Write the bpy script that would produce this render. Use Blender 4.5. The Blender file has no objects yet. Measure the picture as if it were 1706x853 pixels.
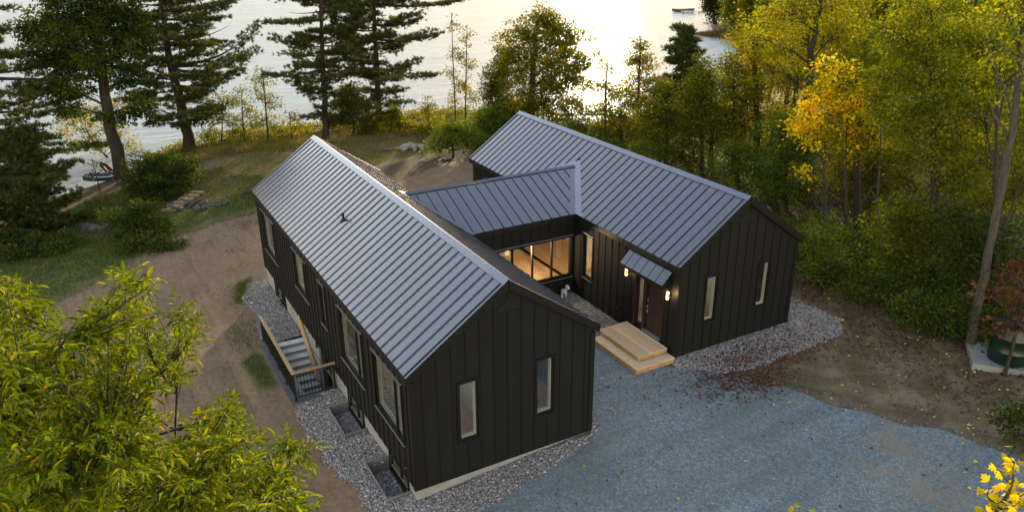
import bpy, math, random
import numpy as np
from mathutils import Vector, Matrix

random.seed(7)
rng = np.random.default_rng(7)
scene = bpy.context.scene
col = scene.collection
R = math.radians

# ------------------------------------------------------------------ camera
CAM = np.array([-5.9458, -16.3442, 14.1907])
YAW, PITCH, ROLL, FOC = 0.5058, 0.3940, -0.0065, 1296.17      # FOC for a frame 1706 wide
PW, PH = 1706.0, 853.0


def cam_axes():
    f = np.array([math.sin(YAW) * math.cos(PITCH), math.cos(YAW) * math.cos(PITCH), -math.sin(PITCH)])
    r = np.cross(f, [0, 0, 1.0]); r /= np.linalg.norm(r)
    u = np.cross(r, f)
    c, s = math.cos(ROLL), math.sin(ROLL)
    return c * r + s * u, -s * r + c * u, f


CR, CU, CF = cam_axes()
UH = np.array([CR[0], CR[1], 0.0]); UH /= np.linalg.norm(UH)      # level, to the right of the view
FH = np.array([CF[0], CF[1], 0.0]); FH /= np.linalg.norm(FH)      # level, away from the viewer
cd = bpy.data.cameras.new('camera')
cam = bpy.data.objects.new('camera', cd); col.objects.link(cam)
cam.matrix_world = Matrix(((CR[0], CU[0], -CF[0], CAM[0]), (CR[1], CU[1], -CF[1], CAM[1]), (CR[2], CU[2], -CF[2], CAM[2]), (0, 0, 0, 1)))
cd.sensor_width = 36.0; cd.sensor_fit = 'HORIZONTAL'; cd.lens = FOC / PW * 36.0
cd.clip_start = 0.1; cd.clip_end = 6000
scene.camera = cam

# ------------------------------------------------------------------ sky, sun, exposure
SUN_EL, SUN_AZ = 7.5, 35.0                                       # degrees; azimuth from +Y towards +X
w = bpy.data.worlds.new('World'); scene.world = w; w.use_nodes = True
nt = w.node_tree; nt.nodes.clear()
sky = nt.nodes.new('ShaderNodeTexSky'); sky.sky_type = 'NISHITA'; sky.sun_disc = False
sky.sun_elevation = R(SUN_EL); sky.sun_rotation = R(SUN_AZ)
sky.air_density = 1.0; sky.dust_density = 0.25; sky.ozone_density = 0.2; sky.altitude = 100
bg = nt.nodes.new('ShaderNodeBackground'); bg.inputs['Strength'].default_value = 0.15
out = nt.nodes.new('ShaderNodeOutputWorld')
wb = nt.nodes.new('ShaderNodeMix'); wb.data_type = 'RGBA'; wb.blend_type = 'MULTIPLY'; wb.inputs[0].default_value = 1.0
wb.inputs[7].default_value = (1.24, 1.0, 0.86, 1)                  # daylight white balance over the whole sky
nt.links.new(sky.outputs[0], wb.inputs[6]); nt.links.new(wb.outputs[2], bg.inputs[0]); nt.links.new(bg.outputs[0], out.inputs[0])

sl = bpy.data.lights.new('sun', 'SUN'); sl.energy = 1.8; sl.angle = R(1.5); sl.color = (1.0, 0.78, 0.50)
sun = bpy.data.objects.new('sun', sl); col.objects.link(sun)
sv = Vector((math.sin(R(SUN_AZ)) * math.cos(R(SUN_EL)), math.cos(R(SUN_AZ)) * math.cos(R(SUN_EL)), math.sin(R(SUN_EL))))
sun.rotation_euler = sv.to_track_quat('Z', 'Y').to_euler()
sun.location = (60, 80, 40)

vs = scene.view_settings
vs.view_transform = 'Standard'; vs.look = 'None'; vs.gamma = 1.0; vs.exposure = 2.28
vs.use_curve_mapping = False
scene.render.engine = 'CYCLES'
cy = scene.cycles
cy.max_bounces = 6; cy.diffuse_bounces = 4; cy.glossy_bounces = 3; cy.transmission_bounces = 4; cy.transparent_max_bounces = 8
cy.use_denoising = True
cy.sample_clamp_indirect = 4.0
cy.caustics_reflective = False; cy.caustics_refractive = False


def ray(px, py):
    return CF + CR * ((px - PW / 2) / FOC) - CU * ((py - PH / 2) / FOC)


def at(px, py, z):                        # the point of height z seen at that place of the photograph
    d = ray(px, py); t = (z - CAM[2]) / d[2]
    return CAM + d * t


def at_dist(px, py, dist):                # the point at that distance along the view
    d = ray(px, py)
    return CAM + d / np.linalg.norm(d) * dist


# ------------------------------------------------------------------ materials
MATS = {}


class N:
    def __init__(self, name):
        self.m = bpy.data.materials.new(name); self.m.use_nodes = True
        self.t = self.m.node_tree; self.t.nodes.clear()
        self.o = self.t.nodes.new('ShaderNodeOutputMaterial')
        MATS[name] = self.m

    def n(self, typ, ins=None, **kw):
        nd = self.t.nodes.new('ShaderNode' + typ)
        for k, v in kw.items():
            setattr(nd, k, v)
        for k, v in (ins or {}).items():
            s = nd.inputs[k]
            if hasattr(v, 'is_output') or isinstance(v, bpy.types.NodeSocket):
                self.t.links.new(v, s)
            else:
                s.default_value = v
        return nd

    def surf(self, sock):
        self.t.links.new(sock, self.o.inputs['Surface'])

    def coord(self, which='Object'):
        return self.n('TexCoord').outputs[which]

    def pos(self):
        return self.n('NewGeometry').outputs['Position']

    def noise(self, vec, scale, detail=4, rough=0.55, out='Fac'):
        return self.n('TexNoise', {'Vector': vec, 'Scale': scale, 'Detail': detail, 'Roughness': rough}).outputs[out]

    def ramp(self, fac, stops, interp='LINEAR'):
        nd = self.n('ValToRGB', {'Fac': fac}); cr = nd.color_ramp; cr.interpolation = interp
        while len(cr.elements) < len(stops):
            cr.elements.new(0.5)
        for e, (p, c) in zip(cr.elements, stops):
            e.position = p; e.color = (*c, 1) if len(c) == 3 else c
        return nd.outputs['Color']

    def mix(self, fac, a, b, blend='MIX'):
        nd = self.n('Mix', data_type='RGBA', blend_type=blend)
        for k, v in ((0, fac), (6, a), (7, b)):
            if isinstance(v, bpy.types.NodeSocket):
                self.t.links.new(v, nd.inputs[k])
            else:
                nd.inputs[k].default_value = (*v, 1) if isinstance(v, tuple) and len(v) == 3 else v
        return nd.outputs[2]

    def math(self, op, a, b=0.0, clamp=False):
        nd = self.n('Math', operation=op, use_clamp=clamp)
        for k, v in ((0, a), (1, b)):
            if isinstance(v, bpy.types.NodeSocket):
                self.t.links.new(v, nd.inputs[k])
            else:
                nd.inputs[k].default_value = v
        return nd.outputs[0]

    def bump(self, h, strength=0.3, dist=0.02):
        return self.n('Bump', {'Height': h, 'Strength': strength, 'Distance': dist}).outputs[0]

    def bsdf(self, color, rough=0.6, normal=None, metallic=0.0, spec=0.5, **kw):
        ins = {'Base Color': color if isinstance(color, bpy.types.NodeSocket) else (*color, 1), 'Roughness': rough, 'Metallic': metallic, 'Specular IOR Level': spec}
        if normal is not None:
            ins['Normal'] = normal
        ins.update(kw)
        return self.n('BsdfPrincipled', ins).outputs[0]


def simple(name, color, rough=0.6, metallic=0.0, spec=0.5, var=0.15, scale=6.0, bump=0.0):
    m = N(name); p = m.pos()
    f = m.noise(p, scale, 5)
    lo = tuple(c * (1 - var) for c in color); hi = tuple(min(1, c * (1 + var)) for c in color)
    c = m.ramp(f, [(0.3, lo), (0.7, hi)])
    nrm = m.bump(m.noise(p, scale * 6, 3), bump, 0.01) if bump else None
    m.surf(m.bsdf(c, rough, nrm, metallic, spec))
    return m.m


def make_materials():
    # standing seam steel: dark slate paint, satin, faint oil-canning and dust
    for nm, k in (('roof_steel', 1.0), ('roof_trim', 1.7)):
        m = N(nm); p = m.pos()
        c = m.ramp(m.noise(p, 1.3, 5), [(0.3, (0.046 * k, 0.055 * k, 0.098 * k)), (0.7, (0.058 * k, 0.069 * k, 0.120 * k))])
        oi = m.n('ObjectInfo').outputs['Random']
        c = m.mix(m.math('MULTIPLY', oi, 0.35), c, (0.036 * k, 0.043 * k, 0.078 * k))
        n3 = m.noise(m.n('Mapping', {'Vector': p, 'Scale': (1.0, 9.0, 1.0)}).outputs[0], 1.6, 5)
        rgh = m.n('MapRange', {'Value': n3, 'To Min': 0.12, 'To Max': 0.22}).outputs[0]
        bm_ = m.bump(m.noise(p, 1.1, 1), 0.06, 0.03)
        m.surf(m.bsdf(c, 0.24, bm_, 0.7, 0.5, **{'Coat Weight': 1.0, 'Coat IOR': 1.76, 'Coat Roughness': rgh, 'Coat Normal': bm_}))
    m = N('black_siding'); p = m.pos()
    mp = m.n('Mapping', {'Vector': p, 'Scale': (14, 14, 0.8)}).outputs[0]
    g = m.noise(mp, 3.0, 5)
    c = m.ramp(g, [(0.25, (0.0054, 0.0058, 0.0066)), (0.8, (0.0084, 0.0090, 0.0101))])
    c = m.mix(m.math('MULTIPLY', m.n('ObjectInfo').outputs['Random'], 0.35), c, (0.0108, 0.0115, 0.0128))
    m.surf(m.bsdf(c, 0.62, m.bump(g, 0.25, 0.004), 0, 0.2))
    simple('black_trim', (0.0064, 0.0066, 0.0070), 0.5, 0, 0.25, 0.15, 4)
    simple('black_metal', (0.012, 0.012, 0.012), 0.4, 0.2, 0.5, 0.1, 4)
    simple('grey_flashing', (0.26, 0.255, 0.25), 0.42, 0.4, 0.5, 0.1, 4)
    simple('galvanized', (0.30, 0.30, 0.30), 0.45, 0.7, 0.5, 0.2, 9)
    simple('white_vinyl', (0.72, 0.73, 0.70), 0.4, 0, 0.5, 0.04, 3)
    simple('interior_white', (0.62, 0.58, 0.52), 0.8, 0, 0.2, 0.04, 2)
    simple('door_brown', (0.026, 0.012, 0.011), 0.35, 0, 0.5, 0.25, 5)
    simple('satin_nickel', (0.62, 0.61, 0.58), 0.25, 1.0, 0.5, 0.05, 4)
    simple('blue_grey_sill', (0.16, 0.20, 0.24), 0.5, 0.3, 0.5, 0.1, 4)
    simple('pipe_white', (0.50, 0.56, 0.64), 0.4, 0, 0.5, 0.05, 4)
    simple('slate_coping', (0.085, 0.092, 0.105), 0.7, 0, 0.3, 0.3, 7, 0.2)
    simple('tank_green', (0.004, 0.020, 0.012), 0.35, 0, 0.5, 0.15, 3)
    simple('rock', (0.075, 0.069, 0.063), 0.85, 0, 0.3, 0.4, 3.0, 0.5)
    simple('rock_pale', (0.26, 0.245, 0.235), 0.85, 0, 0.3, 0.35, 3.0, 0.5)
    simple('ash_black', (0.018, 0.018, 0.02), 0.9, 0, 0.3, 0.5, 2.5, 0.6)
    simple('tan_slab', (0.21, 0.15, 0.10), 0.8, 0, 0.3, 0.25, 2.5, 0.4)
    simple('boat_white', (0.62, 0.64, 0.66), 0.4, 0, 0.5, 0.06, 2)
    simple('boat_blue', (0.03, 0.06, 0.11), 0.4, 0, 0.5, 0.1, 2)
    simple('boat_red', (0.055, 0.018, 0.016), 0.5, 0, 0.5, 0.15, 2)
    simple('dock_wood', (0.09, 0.075, 0.06), 0.8, 0, 0.3, 0.3, 3)
    simple('vent_grey', (0.018, 0.018, 0.020), 0.5, 0, 0.3, 0.1, 4)
    simple('pebble', (0.14, 0.108, 0.082), 0.9, 0, 0.2, 0.35, 9)
    # concrete
    m = N('concrete'); p = m.pos()
    a = m.noise(p, 1.2, 6); b = m.noise(p, 14, 5)
    c = m.ramp(a, [(0.3, (0.20, 0.20, 0.208)), (0.7, (0.29, 0.29, 0.30))])
    c = m.mix(0.25, c, m.ramp(b, [(0.35, (0.12, 0.12, 0.12)), (0.65, (0.27, 0.27, 0.27))]))
    m.surf(m.bsdf(c, 0.85, m.bump(b, 0.25, 0.01), 0, 0.3))
    simple('concrete_lit', (0.66, 0.66, 0.66), 0.85, 0, 0.3, 0.2, 5, 0.2)  # stair treads: lightened in colour for the light falling on top
    # sawn softwood: grain along the board (object X), every board a little different
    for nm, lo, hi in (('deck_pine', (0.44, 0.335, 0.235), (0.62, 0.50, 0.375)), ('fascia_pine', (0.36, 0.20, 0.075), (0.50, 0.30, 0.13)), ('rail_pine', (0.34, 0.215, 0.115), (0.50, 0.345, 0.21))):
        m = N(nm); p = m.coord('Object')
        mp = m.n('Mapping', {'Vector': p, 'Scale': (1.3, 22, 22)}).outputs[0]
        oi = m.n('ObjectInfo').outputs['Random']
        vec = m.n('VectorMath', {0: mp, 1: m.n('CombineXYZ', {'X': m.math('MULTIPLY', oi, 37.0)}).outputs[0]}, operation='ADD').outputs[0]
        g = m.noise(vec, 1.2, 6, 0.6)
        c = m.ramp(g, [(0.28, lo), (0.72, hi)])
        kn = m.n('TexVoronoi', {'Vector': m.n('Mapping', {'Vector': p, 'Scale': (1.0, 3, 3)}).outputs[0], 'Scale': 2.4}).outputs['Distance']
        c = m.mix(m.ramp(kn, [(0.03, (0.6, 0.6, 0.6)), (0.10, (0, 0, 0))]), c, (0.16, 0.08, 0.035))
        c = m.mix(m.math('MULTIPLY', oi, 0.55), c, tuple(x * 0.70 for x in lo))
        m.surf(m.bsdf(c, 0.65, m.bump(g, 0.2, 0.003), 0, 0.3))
    # interior oak floor, planks drawn along y (seen only through panes)
    m = N('oak_floor'); p = m.pos()
    br = m.n('TexBrick', {'Vector': m.n('Mapping', {'Vector': p, 'Rotation': (0, 0, R(90))}).outputs[0], 'Color1': (0.40, 0.25, 0.12, 1), 'Color2': (0.55, 0.38, 0.20, 1), 'Mortar': (0.22, 0.12, 0.05, 1), 'Scale': 1.0, 'Mortar Size': 0.004, 'Brick Width': 1.6, 'Row Height': 0.18})
    c = m.mix(0.35, br.outputs['Color'], m.ramp(m.noise(m.n('Mapping', {'Vector': p, 'Scale': (18, 1.5, 1)}).outputs[0], 1.5, 5), [(0.3, (0.30, 0.17, 0.07)), (0.7, (0.62, 0.44, 0.25))]))
    m.surf(m.bsdf(c, 0.35, None, 0, 0.5))
    # glass: thin pane, mirror by Fresnel over a slightly tinted clear view
    m = N('pane_glass')
    fc = m.n('LayerWeight', {'Blend': 0.5}).outputs['Facing']
    fac = m.math('ADD', m.math('MULTIPLY', m.math('POWER', fc, 5.0), 0.94), 0.15, True)
    ripple = m.bump(m.noise(m.pos(), 0.9, 1), 0.02, 0.05)
    gl = m.n('BsdfGlossy', {'Color': (0.92, 0.96, 0.97, 1), 'Roughness': 0.01, 'Normal': ripple}).outputs[0]
    tr = m.n('BsdfTransparent', {'Color': (0.86, 0.875, 0.865, 1)}).outputs[0]
    mx = m.n('MixShader', {0: fac, 1: tr, 2: gl}).outputs[0]
    m.surf(mx)
    # warm bulb
    m = N('warm_bulb')
    m.surf(m.n('Emission', {'Color': (1.0, 0.58, 0.20, 1), 'Strength': 3.0}).outputs[0])
    simple('brass', (0.55, 0.36, 0.13), 0.3, 0.9, 0.5, 0.05, 4)
    # gravel stones
    m = N('stone_chips')
    t = m.n('Attribute', attribute_name='tint').outputs['Fac']
    c = m.ramp(t, [(0.0, (0.07, 0.068, 0.072)), (0.35, (0.20, 0.182, 0.195)), (0.6, (0.30, 0.265, 0.278)), (0.85, (0.38, 0.345, 0.355)), (1.0, (0.52, 0.49, 0.49))])
    m.surf(m.bsdf(c, 0.8, None, 0, 0.3))
    m = N('drive_chips')
    t = m.n('Attribute', attribute_name='tint').outputs['Fac']
    m.surf(m.bsdf(m.ramp(t, [(0.0, (0.045, 0.055, 0.068)), (0.6, (0.12, 0.145, 0.17)), (1.0, (0.30, 0.34, 0.38))]), 0.85, None, 0, 0.25))
    m = N('gravel_bed'); p = m.pos()
    v = m.n('TexVoronoi', {'Vector': p, 'Scale': 26.0})
    s = m.n('SeparateColor', {0: v.outputs['Color']}).outputs[0]
    c = m.ramp(s, [(0.0, (0.06, 0.058, 0.06)), (0.5, (0.20, 0.185, 0.185)), (1.0, (0.42, 0.39, 0.38))])
    m.surf(m.bsdf(c, 0.85, m.bump(v.outputs['Distance'], 0.9, 0.03), 0, 0.3))
    # driveway: blue grey crusher dust
    m = N('drive_gravel'); p = m.pos()
    v = m.n('TexVoronoi', {'Vector': p, 'Scale': 52.0})
    v2 = m.n('TexVoronoi', {'Vector': p, 'Scale': 15.0})
    s = m.n('SeparateColor', {0: v.outputs['Color']}).outputs[0]
    s2 = m.n('SeparateColor', {0: v2.outputs['Color']}).outputs[1]
    c = m.ramp(m.mix(0.4, s, s2), [(0.05, (0.064, 0.086, 0.110)), (0.5, (0.150, 0.192, 0.238)), (0.95, (0.31, 0.37, 0.43))])
    big = m.noise(p, 0.28, 5, 0.6)
    c = m.mix(m.ramp(big, [(0.35, (0.0, 0.0, 0.0)), (0.75, (0.55, 0.55, 0.55))]), c, (0.12, 0.135, 0.14))
    trk = m.noise(m.n('Mapping', {'Vector': p, 'Rotation': (0, 0, R(38)), 'Scale': (0.16, 1.1, 1)}).outputs[0], 1.0, 4, 0.5)
    c = m.mix(m.ramp(trk, [(0.40, (0.25, 0.25, 0.25)), (0.56, (0, 0, 0))]), c, (0.065, 0.080, 0.096))
    c = m.mix(m.ramp(trk, [(0.58, (0, 0, 0)), (0.76, (0.22, 0.22, 0.22))]), c, (0.17, 0.19, 0.21))
    # worn patches where the tan base shows through
    wn = m.ramp(m.noise(p, 1.6, 6, 0.7), [(0.40, (0, 0, 0)), (0.62, (1, 1, 1))])
    for (cx_, cy_, rd) in ((13.35, -5.0, 1.0), (11.6, -5.35, 0.8), (12.4, -6.8, 1.6), (14.0, -4.3, 0.7)):
        ds = m.n('VectorMath', {0: p, 1: (cx_, cy_, -0.03)}, operation='DISTANCE').outputs['Value']
        fo = m.math('SUBTRACT', 1.0, m.math('DIVIDE', ds, rd), True)
        c = m.mix(m.math('MULTIPLY', m.math('MULTIPLY', wn, fo, True), 1.1, True), c, (0.225, 0.185, 0.135))
    st = m.ramp(m.noise(p, 1.7, 6, 0.7), [(0.60, (0, 0, 0)), (0.72, (0.35, 0.35, 0.35))])
    c = m.mix(st, c, (0.075, 0.06, 0.048))
    m.surf(m.bsdf(c, 0.9, m.bump(v.outputs['Distance'], 0.7, 0.02), 0, 0.25))
    # terrain: masks grass (R), bare dirt (G), forest floor (B), dry grass (A)
    m = N('ground'); p = m.pos()
    at_ = m.n('Attribute', attribute_name='mask')
    sc = m.n('SeparateColor', {0: at_.outputs['Color']})
    g_, d_, f_ = sc.outputs[0], sc.outputs[1], sc.outputs[2]
    n1 = m.noise(p, 0.7, 8, 0.65); n2 = m.noise(p, 5.0, 6, 0.65); n3 = m.noise(p, 28, 4, 0.6)
    dirt = m.ramp(n1, [(0.28, (0.135, 0.083, 0.054)), (0.5, (0.200, 0.132, 0.092)), (0.75, (0.27, 0.188, 0.136))])
    dirt = m.mix(0.5, dirt, m.ramp(n2, [(0.3, (0.095, 0.060, 0.039)), (0.7, (0.285, 0.202, 0.145))]))
    dirt = m.mix(m.ramp(n3, [(0.58, (0, 0, 0)), (0.72, (0.5, 0.5, 0.5))]), dirt, (0.075, 0.05, 0.035))
    dirt = m.mix(m.ramp(n3, [(0.26, (0.45, 0.45, 0.45)), (0.36, (0, 0, 0))]), dirt, (0.33, 0.27, 0.22))
    trk = m.noise(m.n('Mapping', {'Vector': p, 'Rotation': (0, 0, R(14)), 'Scale': (3.2, 0.22, 1)}).outputs[0], 1.0, 5, 0.6)
    dirt = m.mix(m.ramp(trk, [(0.50, (0, 0, 0)), (0.68, (0.55, 0.55, 0.55))]), dirt, (0.095, 0.066, 0.048))
    loam = m.ramp(n1, [(0.30, (0.058, 0.048, 0.024)), (0.46, (0.105, 0.082, 0.048)), (0.62, (0.22, 0.178, 0.125))])
    loam = m.mix(0.35, loam, m.ramp(n2, [(0.3, (0.040, 0.032, 0.018)), (0.7, (0.15, 0.118, 0.078))]))
    loam = m.mix(m.ramp(n3, [(0.60, (0, 0, 0)), (0.72, (0.5, 0.5, 0.5))]), loam, (0.04, 0.03, 0.02))
    dirt = m.mix(d_, dirt, loam)
    gr = m.ramp(n2, [(0.25, (0.030, 0.048, 0.012)), (0.5, (0.060, 0.085, 0.020)), (0.75, (0.105, 0.110, 0.035))])
    dry = m.ramp(n2, [(0.25, (0.085, 0.065, 0.028)), (0.75, (0.19, 0.145, 0.075))])
    gr = m.mix(m.ramp(n1, [(0.45, (0, 0, 0)), (0.62, (0.7, 0.7, 0.7))]), gr, dry)
    gr = m.mix(m.math('MULTIPLY', at_.outputs['Alpha'], 0.8), gr, dry)
    fl = m.ramp(n2, [(0.25, (0.028, 0.020, 0.012)), (0.5, (0.060, 0.043, 0.026)), (0.8, (0.11, 0.078, 0.042))])

    def brk(msk):
        v_ = m.math('ADD', msk, m.math('MULTIPLY', m.math('SUBTRACT', m.mix(0.5, n1, n2), 0.5), 1.5))
        return m.n('MapRange', {'Value': v_, 'From Min': 0.35, 'From Max': 0.65}).outputs[0]
    c = m.mix(brk(g_), dirt, gr)
    c = m.mix(brk(f_), c, fl)
    m.surf(m.bsdf(c, 0.95, m.bump(m.mix(0.4, n2, n3), 0.7, 0.06), 0, 0.2))
    # lake
    m = N('lake_water'); p = m.pos()
    mp = m.n('Mapping', {'Vector': p, 'Rotation': (0, 0, R(-32)), 'Scale': (0.45, 1.5, 1)}).outputs[0]
    a = m.noise(mp, 0.55, 7, 0.68); b = m.noise(mp, 0.10, 3, 0.5)
    h = m.math('ADD', m.math('MULTIPLY', a, 0.75), m.math('MULTIPLY', b, 1.2))
    nb_ = m.bump(h, 1.0, 0.14)
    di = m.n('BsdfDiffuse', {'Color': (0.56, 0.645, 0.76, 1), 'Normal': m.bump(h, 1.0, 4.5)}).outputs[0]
    gs = m.n('BsdfGlossy', {'Color': (0.70, 0.87, 1.0, 1), 'Roughness': 0.16, 'Normal': nb_}).outputs[0]
    fc = m.n('LayerWeight', {'Blend': 0.5, 'Normal': nb_}).outputs['Facing']
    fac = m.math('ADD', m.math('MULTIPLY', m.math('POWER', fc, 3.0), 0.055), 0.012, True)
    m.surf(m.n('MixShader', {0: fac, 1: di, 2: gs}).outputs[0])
    # foliage
    def leaf(name, stops, trans=0.42, rough=0.5, back=1.35):
        m = N(name)
        t = m.n('Attribute', attribute_name='tint').outputs['Fac']
        oi = m.n('ObjectInfo').outputs['Random']
        c = m.ramp(t, stops)
        hs = m.n('HueSaturation', {'Hue': 0.5, 'Saturation': 1.0, 'Value': m.n('MapRange', {'Value': oi, 'To Min': 0.85, 'To Max': 1.15}).outputs[0], 'Color': c}).outputs[0]
        bright = m.n('HueSaturation', {'Hue': 0.49, 'Saturation': 1.1, 'Value': back, 'Color': hs}).outputs[0]
        d = m.bsdf(hs, rough + 0.1, None, 0, 0.08)
        tr = m.n('BsdfTranslucent', {'Color': bright}).outputs[0]
        m.surf(m.n('MixShader', {0: trans, 1: d, 2: tr}).outputs[0])
    leaf('leaf_front', [(0, (0.045, 0.080, 0.006)), (0.4, (0.118, 0.165, 0.006)), (0.75, (0.23, 0.26, 0.008)), (0.92, (0.38, 0.33, 0.014)), (1, (0.48, 0.31, 0.016))], 0.45)
    leaf('leaf_maple_green', [(0, (0.018, 0.032, 0.007)), (0.5, (0.042, 0.066, 0.011)), (1, (0.095, 0.115, 0.015))])
    leaf('leaf_dark', [(0, (0.012, 0.020, 0.006)), (0.6, (0.030, 0.042, 0.009)), (1, (0.060, 0.066, 0.012))], 0.35)
    leaf('leaf_olive', [(0, (0.050, 0.060, 0.007)), (0.5, (0.125, 0.130, 0.011)), (0.85, (0.21, 0.19, 0.014)), (1, (0.30, 0.22, 0.016))], 0.52, 0.5, 1.55)
    leaf('leaf_yellowgreen', [(0, (0.068, 0.086, 0.008)), (0.45, (0.155, 0.178, 0.018)), (0.8, (0.28, 0.262, 0.022)), (1, (0.44, 0.34, 0.024))], 0.5, 0.5, 1.4)
    leaf('leaf_gold', [(0, (0.13, 0.15, 0.010)), (0.25, (0.30, 0.27, 0.011)), (0.5, (0.58, 0.46, 0.012)), (0.8, (0.76, 0.58, 0.014)), (1, (0.74, 0.46, 0.016))], 0.58, 0.5, 1.4)
    leaf('leaf_shrub', [(0, (0.040, 0.066, 0.012)), (0.5, (0.105, 0.150, 0.020)), (1, (0.19, 0.22, 0.028))], 0.5, 0.5, 1.5)
    leaf('leaf_red', [(0, (0.045, 0.018, 0.012)), (0.5, (0.105, 0.042, 0.026)), (1, (0.19, 0.10, 0.05))], 0.35)
    leaf('leaf_litter', [(0, (0.07, 0.022, 0.014)), (0.5, (0.13, 0.048, 0.026)), (0.8, (0.20, 0.11, 0.045)), (0.87, (0.5, 0.36, 0.05)), (1, (0.6, 0.47, 0.12))], 0.1)
    leaf('needle', [(0, (0.022, 0.034, 0.012)), (0.5, (0.056, 0.074, 0.019)), (0.9, (0.115, 0.120, 0.024)), (1, (0.20, 0.155, 0.03))], 0.3)
    leaf('grass_blade', [(0, (0.035, 0.056, 0.008)), (0.45, (0.080, 0.105, 0.014)), (0.7, (0.14, 0.13, 0.028)), (1, (0.26, 0.20, 0.08))], 0.3)
    leaf('reed', [(0, (0.06, 0.05, 0.025)), (1, (0.16, 0.12, 0.06))], 0.2)
    for nm, lo, hi in (('bark_dark', (0.022, 0.018, 0.014), (0.062, 0.050, 0.040)), ('bark_grey', (0.032, 0.029, 0.026), (0.092, 0.083, 0.073))):
        m = N(nm); p = m.pos()
        g = m.noise(m.n('Mapping', {'Vector': p, 'Scale': (9, 9, 1.6)}).outputs[0], 1.4, 6, 0.7)
        m.surf(m.bsdf(m.ramp(g, [(0.3, lo), (0.7, hi)]), 0.9, m.bump(g, 0.9, 0.04), 0, 0.2))


make_materials()

# ------------------------------------------------------------------ object helpers
BASE = {}


def tag(o, label, cat, group=None):
    o['label'] = label; o['category'] = cat
    if group:
        o['group'] = group
    return o


def thing(name, label, cat, loc=(0, 0, 0), group=None):
    o = bpy.data.objects.new(name, None); col.objects.link(o)
    o.location = loc; o.empty_display_size = 0.2
    BASE[o.name] = np.array(loc, float)
    return tag(o, label, cat, group)


def link(name, me, parent=None, loc=None):
    o = bpy.data.objects.new(name, me); col.objects.link(o)
    if parent is not None:
        o.parent = parent
        BASE[o.name] = BASE[parent.name] if loc is None else np.array(loc, float)
        if loc is not None:
            o.location = np.array(loc, float) - BASE[parent.name]
    else:
        BASE[o.name] = np.zeros(3) if loc is None else np.array(loc, float)
        if loc is not None:
            o.location = loc
    return o


class MB:
    def __init__(self):
        self.v = []; self.f = []; self.k = 0

    def add(self, V, F):
        V = np.asarray(V, float).reshape(-1, 3)
        self.v.append(V); self.f += [tuple(i + self.k for i in f) for f in F]; self.k += len(V)
        return self

    def box(self, x0, x1, y0, y1, z0, z1):
        V = [(x, y, z) for z in (z0, z1) for y in (y0, y1) for x in (x0, x1)]
        return self.add(V, [(0, 2, 3, 1), (4, 5, 7, 6), (0, 1, 5, 4), (2, 6, 7, 3), (0, 4, 6, 2), (1, 3, 7, 5)])

    def prism(self, poly, vec):                      # poly: 3-D points, extruded by vec
        P = np.asarray(poly, float); n = len(P); Q = P + np.asarray(vec, float)
        F = [tuple(range(n - 1, -1, -1)), tuple(range(n, 2 * n))] + [(i, (i + 1) % n, n + (i + 1) % n, n + i) for i in range(n)]
        return self.add(np.vstack([P, Q]), F)

    def tube(self, pts, rad, n=6, cap=True):
        P = np.asarray(pts, float); rad = np.broadcast_to(np.asarray(rad, float), (len(P),))
        T = np.gradient(P, axis=0); T /= np.linalg.norm(T, axis=1)[:, None] + 1e-9
        ref = np.array([0, 0, 1.0]) if abs(T[0][2]) < 0.9 else np.array([1.0, 0, 0])
        A = np.cross(T, ref); A /= np.linalg.norm(A, axis=1)[:, None] + 1e-9
        B = np.cross(T, A)
        ang = np.arange(n) * 2 * math.pi / n
        V = P[:, None, :] + rad[:, None, None] * (np.cos(ang)[None, :, None] * A[:, None, :] + np.sin(ang)[None, :, None] * B[:, None, :])
        F = [(i * n + j, i * n + (j + 1) % n, (i + 1) * n + (j + 1) % n, (i + 1) * n + j) for i in range(len(P) - 1) for j in range(n)]
        if cap:
            F += [tuple(range(n - 1, -1, -1)), tuple((len(P) - 1) * n + j for j in range(n))]
        return self.add(V.reshape(-1, 3), F)

    def lathe(self, c, prof, n=24):
        c = np.asarray(c, float); ang = np.arange(n) * 2 * math.pi / n
        V = [(c[0] + r * math.cos(a), c[1] + r * math.sin(a), c[2] + z) for r, z in prof for a in ang]
        F = [(i * n + j, i * n + (j + 1) % n, (i + 1) * n + (j + 1) % n, (i + 1) * n + j) for i in range(len(prof) - 1) for j in range(n)]
        F += [tuple(range(n - 1, -1, -1)), tuple((len(prof) - 1) * n + j for j in range(n))]
        return self.add(V, F)

    def mesh(self, name, mat, org=(0, 0, 0), smooth=False):
        me = bpy.data.meshes.new(name)
        V = np.vstack(self.v) - np.asarray(org, float)
        me.from_pydata(V.tolist(), [], self.f)
        me.materials.append(MATS[mat])
        if smooth:
            me.polygons.foreach_set('use_smooth', [True] * len(me.polygons))
        me.update()
        return me

    def obj(self, name, mat, parent=None, smooth=False):           # world coordinates in, child of parent out
        org = BASE[parent.name] if parent is not None else np.zeros(3)
        return link(name, self.mesh(name, mat, org, smooth), parent)

    def piece(self, name, mat, parent, org):                        # a mesh with an origin of its own
        return link(name, self.mesh(name, mat, org), parent, org)


def box(name, mat, parent, *a):
    return MB().box(*a).obj(name, mat, parent)


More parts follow.
